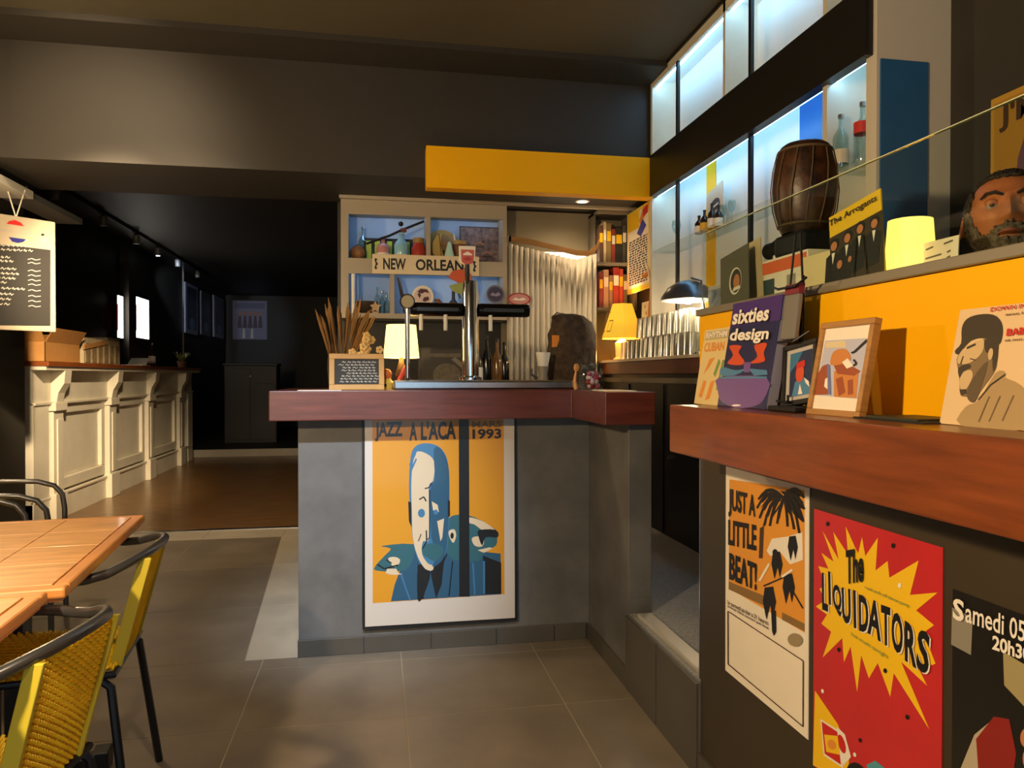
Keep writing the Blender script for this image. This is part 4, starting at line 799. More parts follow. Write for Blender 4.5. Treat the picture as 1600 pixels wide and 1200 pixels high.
# ------------------------------------------------------------------ on the front bar
zb = 1.16
e = thing('chalkboard', 'small wood-framed chalkboard standing on left of the bar top', 'chalkboard', (-.092, 3.40, zb), .05); e.matrix_world = Matrix.Translation((-.092, 3.40, zb)) @ Matrix.Rotation(.04, 4, 'Z') @ Matrix.Rotation(-.15, 4, 'X')
cw, ch, fw = .245, .165, .024
mcf = M('chalk_frame', '#c8984e', .5, noise=.15, scale=8)
for bx in ((-cw/2, cw/2, 0, .014, 0, fw), (-cw/2, cw/2, 0, .014, ch-fw, ch), (-cw/2, -cw/2+fw, 0, .014, fw, ch-fw), (cw/2-fw, cw/2, 0, .014, fw, ch-fw)): box('frame_bar', mcf, bx, e, bevel=.002)
box('slate', M('slate', '#33322e', .7, noise=.2, scale=10), (-cw/2+fw, cw/2-fw, .005, .01, fw, ch-fw), e)
P = Print(cw-2*fw, ch-2*fw, y0=.0048); rng = random.Random(11); mch = M('chalk', '#b8b4a8', .9)
for r_ in range(8):
    x = 8+rng.uniform(0, 20); y = 86-r_*11
    while x < 90:
        w_ = rng.uniform(4, 12); P.line([(x, y), (x+w_/3, y+5), (x+w_*.6, y-1), (x+w_, y+3)], 2.2, mch); x += w_+rng.uniform(2, 4)
pr = P.build(e, 'chalk_writing'); pr.location.z = fw
# vase with dried grasses
e = thing('dried_grass_vase', 'dark ribbed vase of brown dried grasses at left end of bar', 'vase', (-.175, 3.62, zb))
MB().lathe([(.045, 0), (.055, .02), (.062, .10), (.06, .15), (.052, .155), (.05, .03)], 20).build('vase', M('vase_dark', '#3a342a', .3, noise=.3, scale=10), e, smooth=True)
gm_ = M('dry_grass', '#8a6536', .8, noise=.3, scale=12); rng = random.Random(2)
for k in range(34):
    a = rng.uniform(-.32, .48); d = rng.uniform(-.25, .25); L_ = rng.uniform(.2, .30)
    p0 = Vector((rng.uniform(-.02, .02), rng.uniform(-.02, .02), .03)); dr = Vector((math.sin(a), d, math.cos(a))).normalized()
    p1 = p0+dr*.15; p2 = p0+dr*(.12+L_*.6)+Vector((0, 0, .01)); p3 = p0+dr*(.12+L_)
    MB().tube([p0, p1, p2, (p2+p3)/2, p3], [.0015, .0018, .006, .008, .001], 5).build('grass_stem', gm_, e, smooth=True)
e = thing('dried_flowers', 'bunch of cream dried flowers behind the small chalkboard', 'flowers', (-.055, 3.50, zb))
MB().lathe([(.03, 0), (.035, .08), (.03, .12)], 14).build('pot', M('pot_brown', '#5a4630', .6), e, smooth=True); mf = M('flower_cream', '#e6c27a', .7, noise=.15, scale=20)
rng = random.Random(9)
for k in range(26):
    a = rng.uniform(0, 2*PI); r_ = rng.uniform(0, .065); x, y = r_*math.cos(a), r_*math.sin(a)*.5; z_ = .15+rng.uniform(0, .09)*(1-r_/.1)+.03*(x > 0)
    f = MB(); 
    for q in range(5): f.sphere((x+.011*math.cos(q*1.257), y, z_+.011*math.sin(q*1.257)), .009, 5, sy=.7)
    f.build('blossom', mf, e, smooth=True)
MB().tube([(0, 0, .05), (.01, 0, .16)], .012, 6).build('stems', gm_, e)
# glowing drum lamp
e = thing('table_lamp', 'glowing cream drum lamp on bar beside the chalkboard', 'lamp', (.115, 3.66, zb))
MB().lathe([(.05, 0), (.05, .012), (.012, .02), (.03, .07), (.012, .13), (.010, .17)], 16).build('base', M('lamp_base_dark', '#3b2f22', .4), e, smooth=True)
MB().lathe([(.088, .150), (.072, .312)], 28, cap=False).build('lamp_shade', shade_mat('shade_cream', '#ffe08a', 2.2), e, smooth=True)
light('POINT', 'bulb', (.115, 3.66, zb+.23), 9, WARM, size=.03)
e = thing('toy_figure', 'orange and red toy figure under the glowing lamp', 'toy', (.04, 3.50, zb)); MB().lathe([(.03, 0), (.034, .03), (.02, .05)], 14).build('body', M('toy_yellow', '#e8b84a', .4), e, smooth=True); MB().sphere((0, 0, .068), .027, 10).build('head', M('toy_orange', '#e0702a', .4), e, smooth=True); MB().sphere((-.005, -.033, .018), .007, 6).build('eye', m_ink, e)
e = thing('red_bottle_opener', 'slanted red handle leaning beside the toy figure', 'opener', (.10, 3.52, zb)); MB().tube([(-.02, 0, .0), (.03, 0, .10), (.04, 0, .115)], [.012, .011, .006], 8).build('handle', M('opener_red', '#c8452f', .35), e, smooth=True); MB().tube([(.036, 0, .108), (.05, 0, .13)], .004, 6).build('hook', m_steel, e)
# drip tray
tr = thing('drip_tray', 'long stainless steel drip tray along the bar top', 'tray', (.49, 3.42, zb)); MB().box(-.42, .42, -.11, .13, 0, .040).build('tray', m_steel, tr, bevel=.008); MB().box(-.40, .40, -.09, .11, .040, .042).build('grid', M('tray_dark', '#6f747a', .3, metal=.9), tr)
# small round-badge tap
e = thing('tap_post', 'slim chrome post with round cream badge left of the beer tower', 'tap', (.137, 3.46, zb+.042))
MB().lathe([(.02, 0), (.011, .01), (.011, .34)], 14).build('post', m_chrome, e, smooth=True); MB().lathe([(.033, 0), (.036, .006), (.033, .014)], 24, T=Matrix.Translation((0, 0, .365)) @ Matrix.Rotation(PI/2, 4, 'X')).build('badge_rim', m_blackm, e, smooth=True); MB().lathe([(.029, .014), (.029, .016)], 24, T=Matrix.Translation((0, 0, .365)) @ Matrix.Rotation(PI/2, 4, 'X')).build('badge', M('badge_cream', '#a8a080', .5), e)
# beer tower
e = thing('beer_tower', 'chrome T-shaped beer tower with black arms and red badge handle', 'beer tap', (.437, 3.50, zb+.042))
MB().lathe([(.055, 0), (.055, .012), (.040, .02), (.040, .40), (.034, .47), (.02, .475)], 24).build('column', m_chrome, e, smooth=True)
for s in (-1, 1):
    MB().lathe([(.030, 0), (.032, .01), (.032, .235), (.028, .245)], 20, T=Matrix.Translation((.04*s, 0, .335)) @ Matrix.Rotation(s*PI/2, 4, 'Y')).build('arm', M('arm_black', '#1c1b1a', .18, metal=.6), e, smooth=True)
    MB().box(*sorted((s*.06, s*.255)), -.0335, -.028, .325, .342).build('chrome_stripe', m_chrome, e)
for x in (-.235, -.12, .095): MB().lathe([(.009, -.075), (.010, 0)], 10, (x, -.012, .31)).build('spout', m_white, e, smooth=True)
MB().tube([(-.015, -.02, .46), (-.018, -.035, .50), (-.02, -.045, .56)], [.012, .013, .010], 10).build('handle', m_black, e, smooth=True)
h_ = MB().prism([(-.038, .02), (-.02, 0), (.015, -.0), (.034, .02), (.038, .085), (-.04, .085)], -.008, .008).build('handle_badge', m_wlab, e); h_.location = (-.02, -.046, .545)
P = Print(.07, .08); P.poly([(10, 12), (30, 0), (70, 0), (90, 12), (95, 85), (5, 85)], M('badge_red', '#c4605a', .4)); P.up(); P.poly([(20, 60), (50, 75), (80, 60), (80, 52), (20, 52)], m_inkw); P.poly([(20, 30), (50, 45), (80, 30), (60, 20), (40, 20)], M('badge_red2', '#b04038', .4)); r_ = P.build(e, 'badge_print'); r_.location = (-.02, -.054, .545)
# candy jar
e = thing('candy_jar', 'small glass jar of pink sweets on right end of bar', 'jar', (.955, 3.22, zb)); MB().lathe([(.048, 0), (.055, .012), (.055, .075), (.046, .095), (.05, .10), (.05, .115), (.046, .115)], 22, cap=False).build('jar_glass', m_glassb, e, smooth=True)
rng = random.Random(4); sw = [M('sweet_pink', '#c05a78', .3), M('sweet_red', '#a02436', .3), M('sweet_white', '#e0b8c0', .3)]
for k in range(26):
    a = rng.uniform(0, 2*PI); r_ = rng.uniform(0, .036); tag(MB().sphere((.955+r_*math.cos(a), 3.22+r_*math.sin(a), zb+.016+.0185*(k//7)), .0125, 6).build('sweet', sw[k % 3], smooth=True), f'{("pink", "dark red", "pale pink")[k % 3]} round sweet inside the small glass jar', 'sweet', 'sweets in the glass jar')
# burlap sack, white grinder
e = thing('burlap_sack', 'dark brown crumpled paper sack standing behind the bar', 'sack', (.985, 3.74, zb))
mb = MB(); prof = [(0, .118), (.05, .13), (.12, .132), (.20, .125), (.28, .115), (.34, .10), (.375, .075), (.385, .04)]; vs = []; fs = []; n = 26; rng = random.Random(6)
for z_, r_ in prof:
    for k in range(n):
        a = 2*PI*k/n; rr = r_*(1+.12*math.sin(3*a+z_*9)+.08*math.sin(7*a+z_*25)+.05*math.sin(11*a-z_*40))+rng.uniform(-.008, .008); vs.append((rr*math.cos(a)+.06*(z_ > .3)*-(z_-.3)*6*.5+.03*z_, rr*.75*math.sin(a), z_))
for i in range(len(prof)-1):
    for k in range(n): fs.append((i*n+k, i*n+(k+1) % n, (i+1)*n+(k+1) % n, (i+1)*n+k))
fs += [tuple(range(n))[::-1], tuple((len(prof)-1)*n+k for k in range(n))]
mb.add(vs, fs).build('sack_body', M('sack_brown', '#453626', .9, noise=.55, scale=30, bump=.5), e, smooth=True)
MB().box(-.105, -.07, -.075, -.06, .21, .27).build('orange_tag', m_orange, e); MB().tube([(-.1, -.05, .36), (-.07, -.03, .385), (-.02, 0, .38)], .008, 6).build('fold', m_brown, e)
e = thing('white_grinder', 'white cup on a small grey grinder next to the sack', 'grinder', (.82, 3.62, zb)); MB().lathe([(.03, 0), (.035, .015), (.022, .07), (.03, .11)], 16).build('grinder_body', M('grinder_grey', '#8a8474', .5), e, smooth=True); MB().lathe([(.026, .11), (.038, .18), (.036, .18), (.024, .115)], 18).build('cup', m_white, e, smooth=True); MB().tube([(-.03, 0, .05), (-.06, 0, .07), (-.06, 0, .10)], .006, 6).build('crank', m_steel, e)
e = thing('tasting_spoon', 'pale wooden spoon standing by the drip tray', 'spoon', (.905, 3.30, zb)); MB().tube([(.0, 0, .002), (-.008, .0, .04), (.0, .0, .09)], [.012, .008, .004], 8).build('handle', m_tan, e, smooth=True); MB().sphere((.001, 0, .10), .014, 8, sy=.5, sz=1.4).build('bowl', m_tan, e, smooth=True)
e = thing('steel_plate', 'oval steel plate behind the beer tower', 'plate', (.60, 3.66, zb)); MB().lathe([(.05, 0), (.095, .02), (.098, .024), (.05, .008)], 24, sx=1, sy=.6).build('plate', m_steel, e, smooth=True)
tag(MB().prism([(-.09, -.03), (.09, -.035), (.085, .03), (-.085, .035)], 0, .002, 'z').build('paper_slip', m_paper, loc=(-.24, 3.22, zb)), 'thin white paper slip at the left end of bar top', 'paper')
tag(MB().prism([(-.06, -.11), (.06, -.11), (.06, .11), (-.06, .11)], 0, .003, 'z').build('paper_mat', m_paper, loc=(.96, 2.92, zb)), 'white paper mat on the forward wing of bar top', 'paper')

# ------------------------------------------------------------------ white panelled counter in the back room
wc = thing('panelled_counter', 'long cream panelled bar with pilasters in the dim back room', 'counter', (-2.7, 6.38, 0))
T5 = Matrix.Translation((2.7, -6.38, 0)); YA, YB = 6.38, 11.45; XF = -2.70
def wbx(n_, b_, m_=None, **k): return MB().box(*b_, T=T5).build(n_, m_ or m_cream, wc, **k)
wbx('body', (-3.26, XF-.04, YA, YB, 0, 1.24)); wbx('frieze', (XF-.05, XF+.02, YA, YB, 1.0, 1.27)); wbx('frieze_moulding', (XF, XF+.045, YA, YB, .985, 1.01), bevel=.006); wbx('plinth', (XF-.05, XF+.02, YA, YB, 0, .20)); wbx('plinth_moulding', (XF, XF+.035, YA, YB, .20, .225), bevel=.008)
wbx('cornice', (-3.26, XF+.13, YA-.01, YB+.01, 1.27, 1.30), m_cream); wbx('top', (-3.26, XF+.15, YA-.02, YB+.02, 1.30, 1.338), M('counter_wood', '#8a4a20', .35, noise=.2, scale=4), bevel=.004)
pil = [6.80, 8.10, 9.38, 10.77]
wbx('corner_post', (XF-.05, XF+.03, YA, 6.66, 0, 1.0)); wbx('end_post', (XF-.05, XF+.03, 11.2, YB, 0, 1.0))
for y in pil:
    wbx('pilaster', (XF-.05, XF+.05, y-.10, y+.10, .03, .93), bevel=.006); wbx('pilaster_flute', (XF+.05, XF+.062, y-.045, y+.045, .26, .86), bevel=.005); wbx('pilaster_foot', (XF-.05, XF+.075, y-.12, y+.12, 0, .24), bevel=.006); wbx('capital', (XF-.05, XF+.075, y-.12, y+.12, .93, 1.0), bevel=.006)
    MB().prism([(XF, 1.0), (XF+.06, 1.0), (XF+.075, 1.08), (XF+.12, 1.16), (XF+.13, 1.268), (XF, 1.268)], y-.07, y+.07, 'y', T=T5).build('corbel', m_cream, wc, bevel=.004)
ys = [6.66]+pil+[11.2]
for a, c in zip(ys[1:-1], ys[2:]):
    y0, y1 = a+.12, c-.12
    if y1-y0 < .3: continue
    for bx in ((XF-.045, XF+.012, y0, y1, .24, .34), (XF-.045, XF+.012, y0, y1, .90, .985), (XF-.045, XF+.012, y0, y0+.09, .34, .90), (XF-.045, XF+.012, y1-.09, y1, .34, .90)): wbx('panel_rail', bx, bevel=.008)
    wbx('panel', (XF-.045, XF-.022, y0+.09, y1-.09, .34, .90), bevel=.006)
# boxes on it
e = thing('cardboard_box', 'open brown cardboard box on the near end of back-room counter', 'box', (-2.85, 6.85, 1.338)); T6 = None
MB().box(-.15, .22, -.35, .35, 0, .005).box(.215, .22, -.35, .35, 0, .16).box(-.15, -.145, -.35, .35, 0, .16).box(-.15, .22, -.35, -.345, 0, .16).box(-.15, .22, .345, .35, 0, .16).build('carton', m_cork, e)
for bx, rt in (((0, .005, -.34, .34, 0, .13), .5),): MB().box(*bx, T=Matrix.Translation((.215, 0, .16)) @ Matrix.Rotation(rt, 4, 'Y')).build('flap', m_cork, e)
MB().box(0, .36, 0, .005, 0, .14, T=Matrix.Translation((-.145, -.345, .16)) @ Matrix.Rotation(.6, 4, 'X')).build('flap', m_cork, e); MB().box(0, .36, 0, .005, 0, .14, T=Matrix.Translation((-.145, .34, .16)) @ Matrix.Rotation(-.8, 4, 'X')).build('flap', m_cork, e)
e = thing('bottle_carton', 'pale carton with upright dividers and packed bottles on back-room counter', 'box', (-2.85, 7.85, 1.338))
MB().box(-.15, .2, -.5, .45, 0, .24).build('carton', M('carton_pale', '#c9b68e', .6, noise=.2, scale=8), e)
for k in range(6): MB().box(.2, .206, -.47+.155*k, -.36+.155*k, .01, .19).build('slot', M('carton_dark', '#9a8560', .6, noise=.4, scale=12), e, bevel=.002)
MB().box(.2, .215, -.5, .1, .19, .23, T=Matrix.Rotation(.12, 4, 'X')).build('flap', m_cork, e); MB().box(-.15, .2, .1, .45, .24, .27).build('lid', M('carton_grey', '#8a7f68', .6), e)
e = thing('open_magazine', 'open pale magazine lying past the cartons on counter', 'magazine', (-2.72, 9.1, 1.338)); MB().box(-.1, .1, -.15, .15, 0, .012).build('pages', m_paper, e); MB().box(-.1, .1, 0, .15, 0, .012, T=Matrix.Translation((0, 0, .012)) @ Matrix.Rotation(.5, 4, 'X')).build('raised_page', m_paper, e)
bottle('dark_bottle', 'dark bottle standing on the back-room counter below light box', (-2.78, 9.9, 1.338), .30, .04, m_dkglass, m_steel, m_wlab)
e = thing('potted_plant', 'small potted plant at the far end of back-room counter', 'plant', (-2.75, 11.2, 1.338)); MB().lathe([(.05, 0), (.07, .10)], 14).build('pot', m_brown, e, smooth=True)
for k in range(9): a = k*.7; MB().prism([(0, 0), (.025, .07), (0, .17), (-.025, .07)], -.002, .002, T=Matrix.Translation((0, 0, .09)) @ Matrix.Rotation(a, 4, 'Z') @ Matrix.Rotation(.6+.1*(k % 3), 4, 'X')).build('leaf', M('plant_green', '#55602a', .5), e)
# light boxes, frames, poster, track and furniture of the dark room
m_lb = M('light_box_glow', '#fff4e6', .5, emit=7)
for k, (y0, y1, z0, z1_, lb) in enumerate(((10.0, 10.22, 1.70, 2.25, 'narrow glowing white light box with red left edge on dark wall'), (10.72, 11.30, 1.74, 2.31, 'larger glowing white light box on the dark back-room wall'))):
    e = thing('light_box', lb, 'light box', (-3.27, (y0+y1)/2, z0)); h_ = z1_-z0; w_ = (y1-y0)/2
    MB().box(0, .05, -w_, w_, 0, h_).build('housing', m_black, e); MB().box(.05, .056, -w_+.02, w_-.01, .01, h_-.01).build('diffuser', m_lb, e); MB().box(.05, .058, -w_, -w_+.02, .1, h_-.12).build('red_edge', M('lb_red', '#c03a2a', .5, emit=.5), e)
struct(box('trim_6', m_wallk, (-3.27, -3.16, 10.26, 10.55, 0, 3.0)), 'dark pilaster between the two light boxes')
pw = M('frame_pale', '#9aa3b8', .4); pdk = M('frame_photo', '#3a4258', .35)
for k, (y0, y1, z0, z1_, lb) in enumerate(((13.42, 14.3, 1.97, 2.84, 'pale framed photo nearest along the dark wall'), (14.57, 15.3, 2.0, 2.82, 'dim middle framed photo on the dark wall'), (15.66, 16.6, 2.02, 2.86, 'pale framed photo in the far corner of dark wall'))):
    e = sheet('wall_photo', lb, 'picture', y1-y0, z1_-z0, .03, pw if k != 1 else M('frame_dim', '#555a66', .4), (-3.265+.03, (y0+y1)/2, z0), PI/2, group='framed photos on the dark wall')
    P = Print(y1-y0, z1_-z0, step=.003); P.rect(12, 8, 88, 94, pdk); P.up(); P.oval(50, 20, 22, 12, M('photo_sky', '#7f9cc8', .4)); P.poly([(30, 40), (45, 80), (70, 75), (65, 40)], M('photo_mid_blue', '#50587a', .4)); P.build(e)
e = sheet('group_poster', 'lilac poster of a row of standing people on far wall', 'poster', .72, .85, .02, M('lilac_paper', '#8f93b4', .5), (-2.76, 16.97, 2.03), 0)
P = Print(.72, .85, step=.003); P.rect(6, 80, 94, 94, M('lilac_dark', '#6a7090', .5)); 
for k in range(5): P.poly([(14+k*15, 30), (18+k*15, 62), (24+k*15, 62), (27+k*15, 30)], M('plum_print', '#5a3a4c', .5)); P.oval(21+k*15, 67, 4.5, 6, m_skinp)
P.up(); P.poly([(28, 3), (36, 3), (35, 28), (30, 28)], m_inkw); P.poly([(52, 3), (60, 3), (59, 28), (54, 28)], m_inkw); P.build(e)
e = thing('track_light', 'thin dark ceiling track with small spots along back-room wall', 'track light', (-2.9, 7, 2.96)); MB().box(-.015, .015, -.7, 6.5, 0, .04).build('track', m_blackm, e)
for k, y in enumerate((.4, 1.6, 2.7, 3.6, 4.6, 5.8)): MB().lathe([(.035, -.12), (.04, -.02), (.01, 0)], 12, (0, y, 0)).build('spot_head', M('spot_grey', '#6a6a66', .4), e, smooth=True)
MB().lathe([(.026, -.124), (.026, -.12)], 12, (0, 3.6, 0)).build('lit_lens', M('lens_cool', '#dfeaff', .5, emit=6), e)
light('SPOT', 'track_bulb', (-2.9, 10.62, 2.82), 130, (.70, .80, 1.0), (-3.2, 15.4, 2.35), .03, 30, .6)
tag(MB().lathe([(.012, 0), (.012, 2.99)], 8, (-2.95, 12.1, .10)).build('thin_pole', M('pole_grey', '#55524a', .4), smooth=True), 'thin grey floor-to-ceiling pole in the dark room', 'pole')
e = thing('black_cabinet', 'black upright cabinet with small white knob in the dark room', 'cabinet', (-2.1, 13.2, .10)); MB().box(-.42, .42, -.25, .25, 0, 1.30).build('body', m_black, e, bevel=.006); MB().box(-.44, .44, -.27, .27, 1.30, 1.34).build('top', m_black, e, bevel=.006); MB().sphere((.0, -.262, 1.12), .016, 8).build('knob', m_white, e, smooth=True); MB().box(-.40, -.01, -.262, -.25, .05, 1.25).build('door', m_black, e, bevel=.004); MB().box(.01, .40, -.262, -.25, .05, 1.0).build('door', m_black, e, bevel=.004)
e = sheet('brown_picture', 'small brown framed picture hung high on the left wall', 'picture', .45, .62, .03, M('pic_brown', '#4a3018', .5, noise=.4, scale=8), (-3.235, 7.55, 2.22), PI/2)
for bx in ((-.23, .23, -.01, .03, -.01, .02), (-.23, -.205, -.01, .03, 0, .62), (.205, .23, -.01, .03, 0, .62), (-.23, .23, -.01, .03, .60, .63)): box('frame_bar', m_brown, bx, e)
e = thing('baseball_cap', 'grey cap hanging on the dark wall above the cartons', 'cap', (-3.15, 7.2, 2.05)); MB().lathe([(.10, 0), (.095, .05), (.06, .10), (.001, .115)], 18).build('crown', M('cap_grey', '#8a867c', .7), e, smooth=True); MB().prism([(-.09, .0), (.09, 0), (.12, .1), (.0, .17), (-.12, .1)], .0, .006, 'z', T=Matrix.Rotation(-1.2, 4, 'Z')).build('visor', M('cap_grey2', '#77736a', .7), e); MB().box(-.12, -.09, -.01, .01, .05, .07).build('peg', m_steel, e)
# ------------------------------------------------------------------ hanging rail and drinks menu at the left edge
e = thing('hanging_rail', 'white metal rail hung under the dark soffit at the left', 'rail', (-2.20, 5.0, 2.34)); MB().box(-.14, .06, -1.05, .14, 0, .05).build('rail_box', m_white, e, bevel=.004); MB().box(-.13, .05, .14, .95, .005, .045).build('grey_section', M('rail_grey', '#6f7474', .4), e)
for y in (-.25, .28): MB().lathe([(.008, .05), (.008, .112)], 8, (-.04, y, 0)).build('hanger', m_steel, e)
mw, mh = .44, .70
e = sheet('drinks_menu', 'white hanging drinks menu with red and blue emblem and chalked price list', 'menu', mw, mh, .012, M('menu_white', '#b4a890', .45), (-2.17, 4.98, 1.50), math.radians(44), bevel=.006)
Q = ((5, 120), (425, 250), (425, 1120), (5, 1060)); P = Print(mw, mh, Q)
P.poly([(28, 375), (398, 468), (395, 1068), (28, 1035)], M('menu_slate', '#211f1b', .6)); P.poly([(172, 245), (185, 225), (215, 218), (245, 240), (262, 272)], m_red); P.poly([(182, 350), (272, 375), (258, 395), (230, 402), (200, 388)], M('menu_navy', '#23247a', .4)); P.up()
P.text('PEPSI COLA', (130, 300), (310, 350), (130, 278), M('menu_grey', '#a9a29c', .6))
P.oval(100, 282, 9, 9, m_ink, 8); P.oval(98, 330, 14, 20, MATS['menu_grey']); P.oval(358, 345, 9, 9, m_ink, 8); P.oval(362, 392, 16, 24, MATS['menu_grey'])
rng = random.Random(8)
for k, (y, a, c) in enumerate(((395, 40, 300), (430, 45, 290), (490, 60, 180), (520, 80, 190), (580, 50, 225), (618, 45, 235), (655, 70, 200), (690, 45, 170), (735, 45, 250), (780, 50, 185), (820, 60, 185), (860, 45, 170))):
    x = a
    while x < c:
        w_ = rng.uniform(12, 30); P.line([(x, y+x*.14), (x+w_*.3, y+x*.14-14), (x+w_*.6, y+x*.14+6), (x+w_, y+x*.14-6)], 5.5, mch); x += w_+rng.uniform(4, 9)
    if k > 1: P.line([(280, y+45), (300, y+38), (320, y+52), (345, y+48)], 6, mch)
P.build(e)
mo = e.matrix_world
for dx in (-.05, .05): MB().tube([(0, .006, mh-.01), (dx, .006, mh+.17)], .004, 6).build('string', m_paper, e)
# ------------------------------------------------------------------ tables
def table(label, loc, rz, w, d):
    e = thing('cafe_table', label, 'table', loc, rz)
    tw = M('table_wood', '#e0a868', .38, noise=.22, scale=5, stretch=(1.2, 7, 1), coat=.15); te = M('table_edge', '#cf8f4e', .4, noise=.15, scale=6)
    box('underframe', te, (-w/2+.012, w/2-.012, -d/2+.012, d/2-.012, .715, .731), e)
    for bx in ((-w/2, w/2, -d/2, -d/2+.035, .725, .75), (-w/2, w/2, d/2-.035, d/2, .725, .75), (-w/2, -w/2+.035, -d/2+.035, d/2-.035, .725, .75), (w/2-.035, w/2, -d/2+.035, d/2-.035, .725, .75)): box('edge_strip', te, bx, e, bevel=.006)
    nx, ny = 3, 4; ax, ay = (w-.07)/nx, (d-.07)/ny
    for i in range(nx):
        for j in range(ny): box('plank_tile', tw, (-w/2+.035+i*ax+.001, -w/2+.035+(i+1)*ax-.001, -d/2+.035+j*ay+.001, -d/2+.035+(j+1)*ay-.001, .731, .7505), e, bevel=.0012)
    for s in (-1, 1):
        box('column', m_black, (-.025, .025, s*d*.28-.025, s*d*.28+.025, .03, .715), e); box('foot_bar', m_black, (-w*.36, w*.36, s*d*.28-.03, s*d*.28+.03, .012, .045), e, bevel=.004)
        for q in (-1, 1): box('foot_pad', m_black, (q*w*.36-.025, q*w*.36+.025, s*d*.28-.035, s*d*.28+.035, 0, .06), e, bevel=.004)
    return e
table('wooden-topped cafe table, the farther of two, bare top', (-1.05, 2.20, 0), math.radians(6), .64, .90)
table('wooden-topped cafe table, the nearer of two at left frame edge', (-1.00, 1.33, 0), math.radians(4), .64, .82)
# ------------------------------------------------------------------ woven bistro chairs
m_tube = M('chair_tube', '#5f6166', .32, metal=.75); m_tubek = M('chair_tube_dark', '#22242a', .35, metal=.5); m_weave = M('yellow_weave', '#ffd01a', .5, noise=.12, scale=20); m_strip = M('yellow_strip', '#c9bb3a', .45)
def make_chair(label):
    # local: +x is forward (towards the table), origin on the floor below seat centre
    e = thing('bistro_chair', label, 'chair', (0, 0, 0), 0, 'yellow woven bistro chairs'); 
    R = .225; path = []
    for k in range(17):
        a = math.radians(90+180*k/16); x = -.03+.235*math.cos(a); path.append((x, .245*math.sin(a), .745-.045*min(1, max(0, (x+.265)/.12))))
    fl = [(.03, .245, .697), (.12, .248, .69), (.19, .25, .665), (.225, .25, .62), (.235, .248, .55), (.24, .235, 0)]
    full = [(x, y, z) for x, y, z in fl[::-1]]+path+[(x, -y, z) for x, y, z in fl]
    MB().tube(full, .0125, 10).build('arm_hoop', m_tube, e, smooth=True)
    # seat ring and rear legs
    MB().tube([(-.17, .17, .43), (.19, .20, .44), (.205, .17, .44), (.205, -.17, .44), (.19, -.20, .44), (-.17, -.17, .43)], .010, 8, True).build('seat_ring', m_tubek, e, smooth=True)
    for s in (-1, 1): MB().tube([(-.05, s*.17, .425), (-.135, s*.175, .425), (-.165, s*.18, .40), (-.19, s*.20, .2), (-.215, s*.215, 0)], .0115, 8).build('rear_leg', m_tubek, e, smooth=True)
    for s in (-1, 1): MB().tube([(.205, s*.17, .44), (.235, s*.245, .44)], .008, 6).build('bracket', m_tubek, e)
    # back: side strips and woven strands
    def bp(t, y): return Vector((-.165-.075*t-.006*(1-(y/.13)**2), y*(.94+.06*t), .44+.285*t))
    for s in (-1, 1):
        a0, a1 = bp(-.02, s*.13), bp(1, s*.13); MB().add([a0+Vector((dx, dy*s, 0)) for dx, dy in ((-.016, -.004), (.016, -.004), (.016, .006), (-.016, .006))]+[a1+Vector((dx, dy*s, 0)) for dx, dy in ((-.016, -.004), (.016, -.004), (.016, .006), (-.016, .006))], [(0, 1, 2, 3), (4, 5, 6, 7), (0, 1, 5, 4), (1, 2, 6, 5), (2, 3, 7, 6), (3, 0, 4, 7)]).build('side_strip', m_strip, e, bevel=.002)
    w = MB(); rows = 46; cols = 13
    for i in range(rows):
        t = (i+.5)/rows; pts = []
        for j in range(cols*2+1):
            y = -.126+.252*j/(cols*2); p = bp(t, y); p.x += .0048*(1 if (i+j) % 2 else -1); pts.append(p)
        w.tube(pts, .0036, 5)
    for j in range(cols+1): y = -.124+.248*j/cols; w.tube([bp(t, y) for t in (0, .5, 1)], .004, 5)
    w.build('woven_back', m_weave, e, smooth=True)
    w = MB()
    for i in range(36):
        x = -.165+.37*i/35; hw = .168+.03*(i/35); pts = []
        for j in range(25): y = -hw+2*hw*j/24; pts.append((x, y, .447-.012*(1-(y/hw)**2)+.0045*(1 if (i+j) % 2 else -1)))
        w.tube(pts, .0047, 5)
    for j in range(13): y = -.15+.3*j/12; w.tube([(-.165, y, .440), (0, y, .436), (.205, y, .446)], .004, 5)
    w.build('woven_seat', m_weave, e, smooth=True)
    return e
ch = make_chair('yellow woven bistro chair on the aisle side of the farther table')
ch.location = (-.875, 2.25, 0); ch.rotation_euler.z = PI+math.radians(6)
def dup_chair(label, loc, rz):
    r = ch.copy(); COL.objects.link(r); r.location = loc; r.rotation_euler.z = rz; r['label'] = label
    for c in list(ch.children): link_copy(c, r)
    return r
dup_chair('yellow woven bistro chair nearest the camera with its back towards us', (-.80, 1.555, 0), PI+math.radians(-8))
dup_chair('yellow woven bistro chair farthest away beside the left wall', (-1.74, 3.80, 0), math.radians(14))
dup_chair('yellow woven bistro chair just behind the farther table, cut by frame edge', (-1.68, 3.22, 0), math.radians(10))
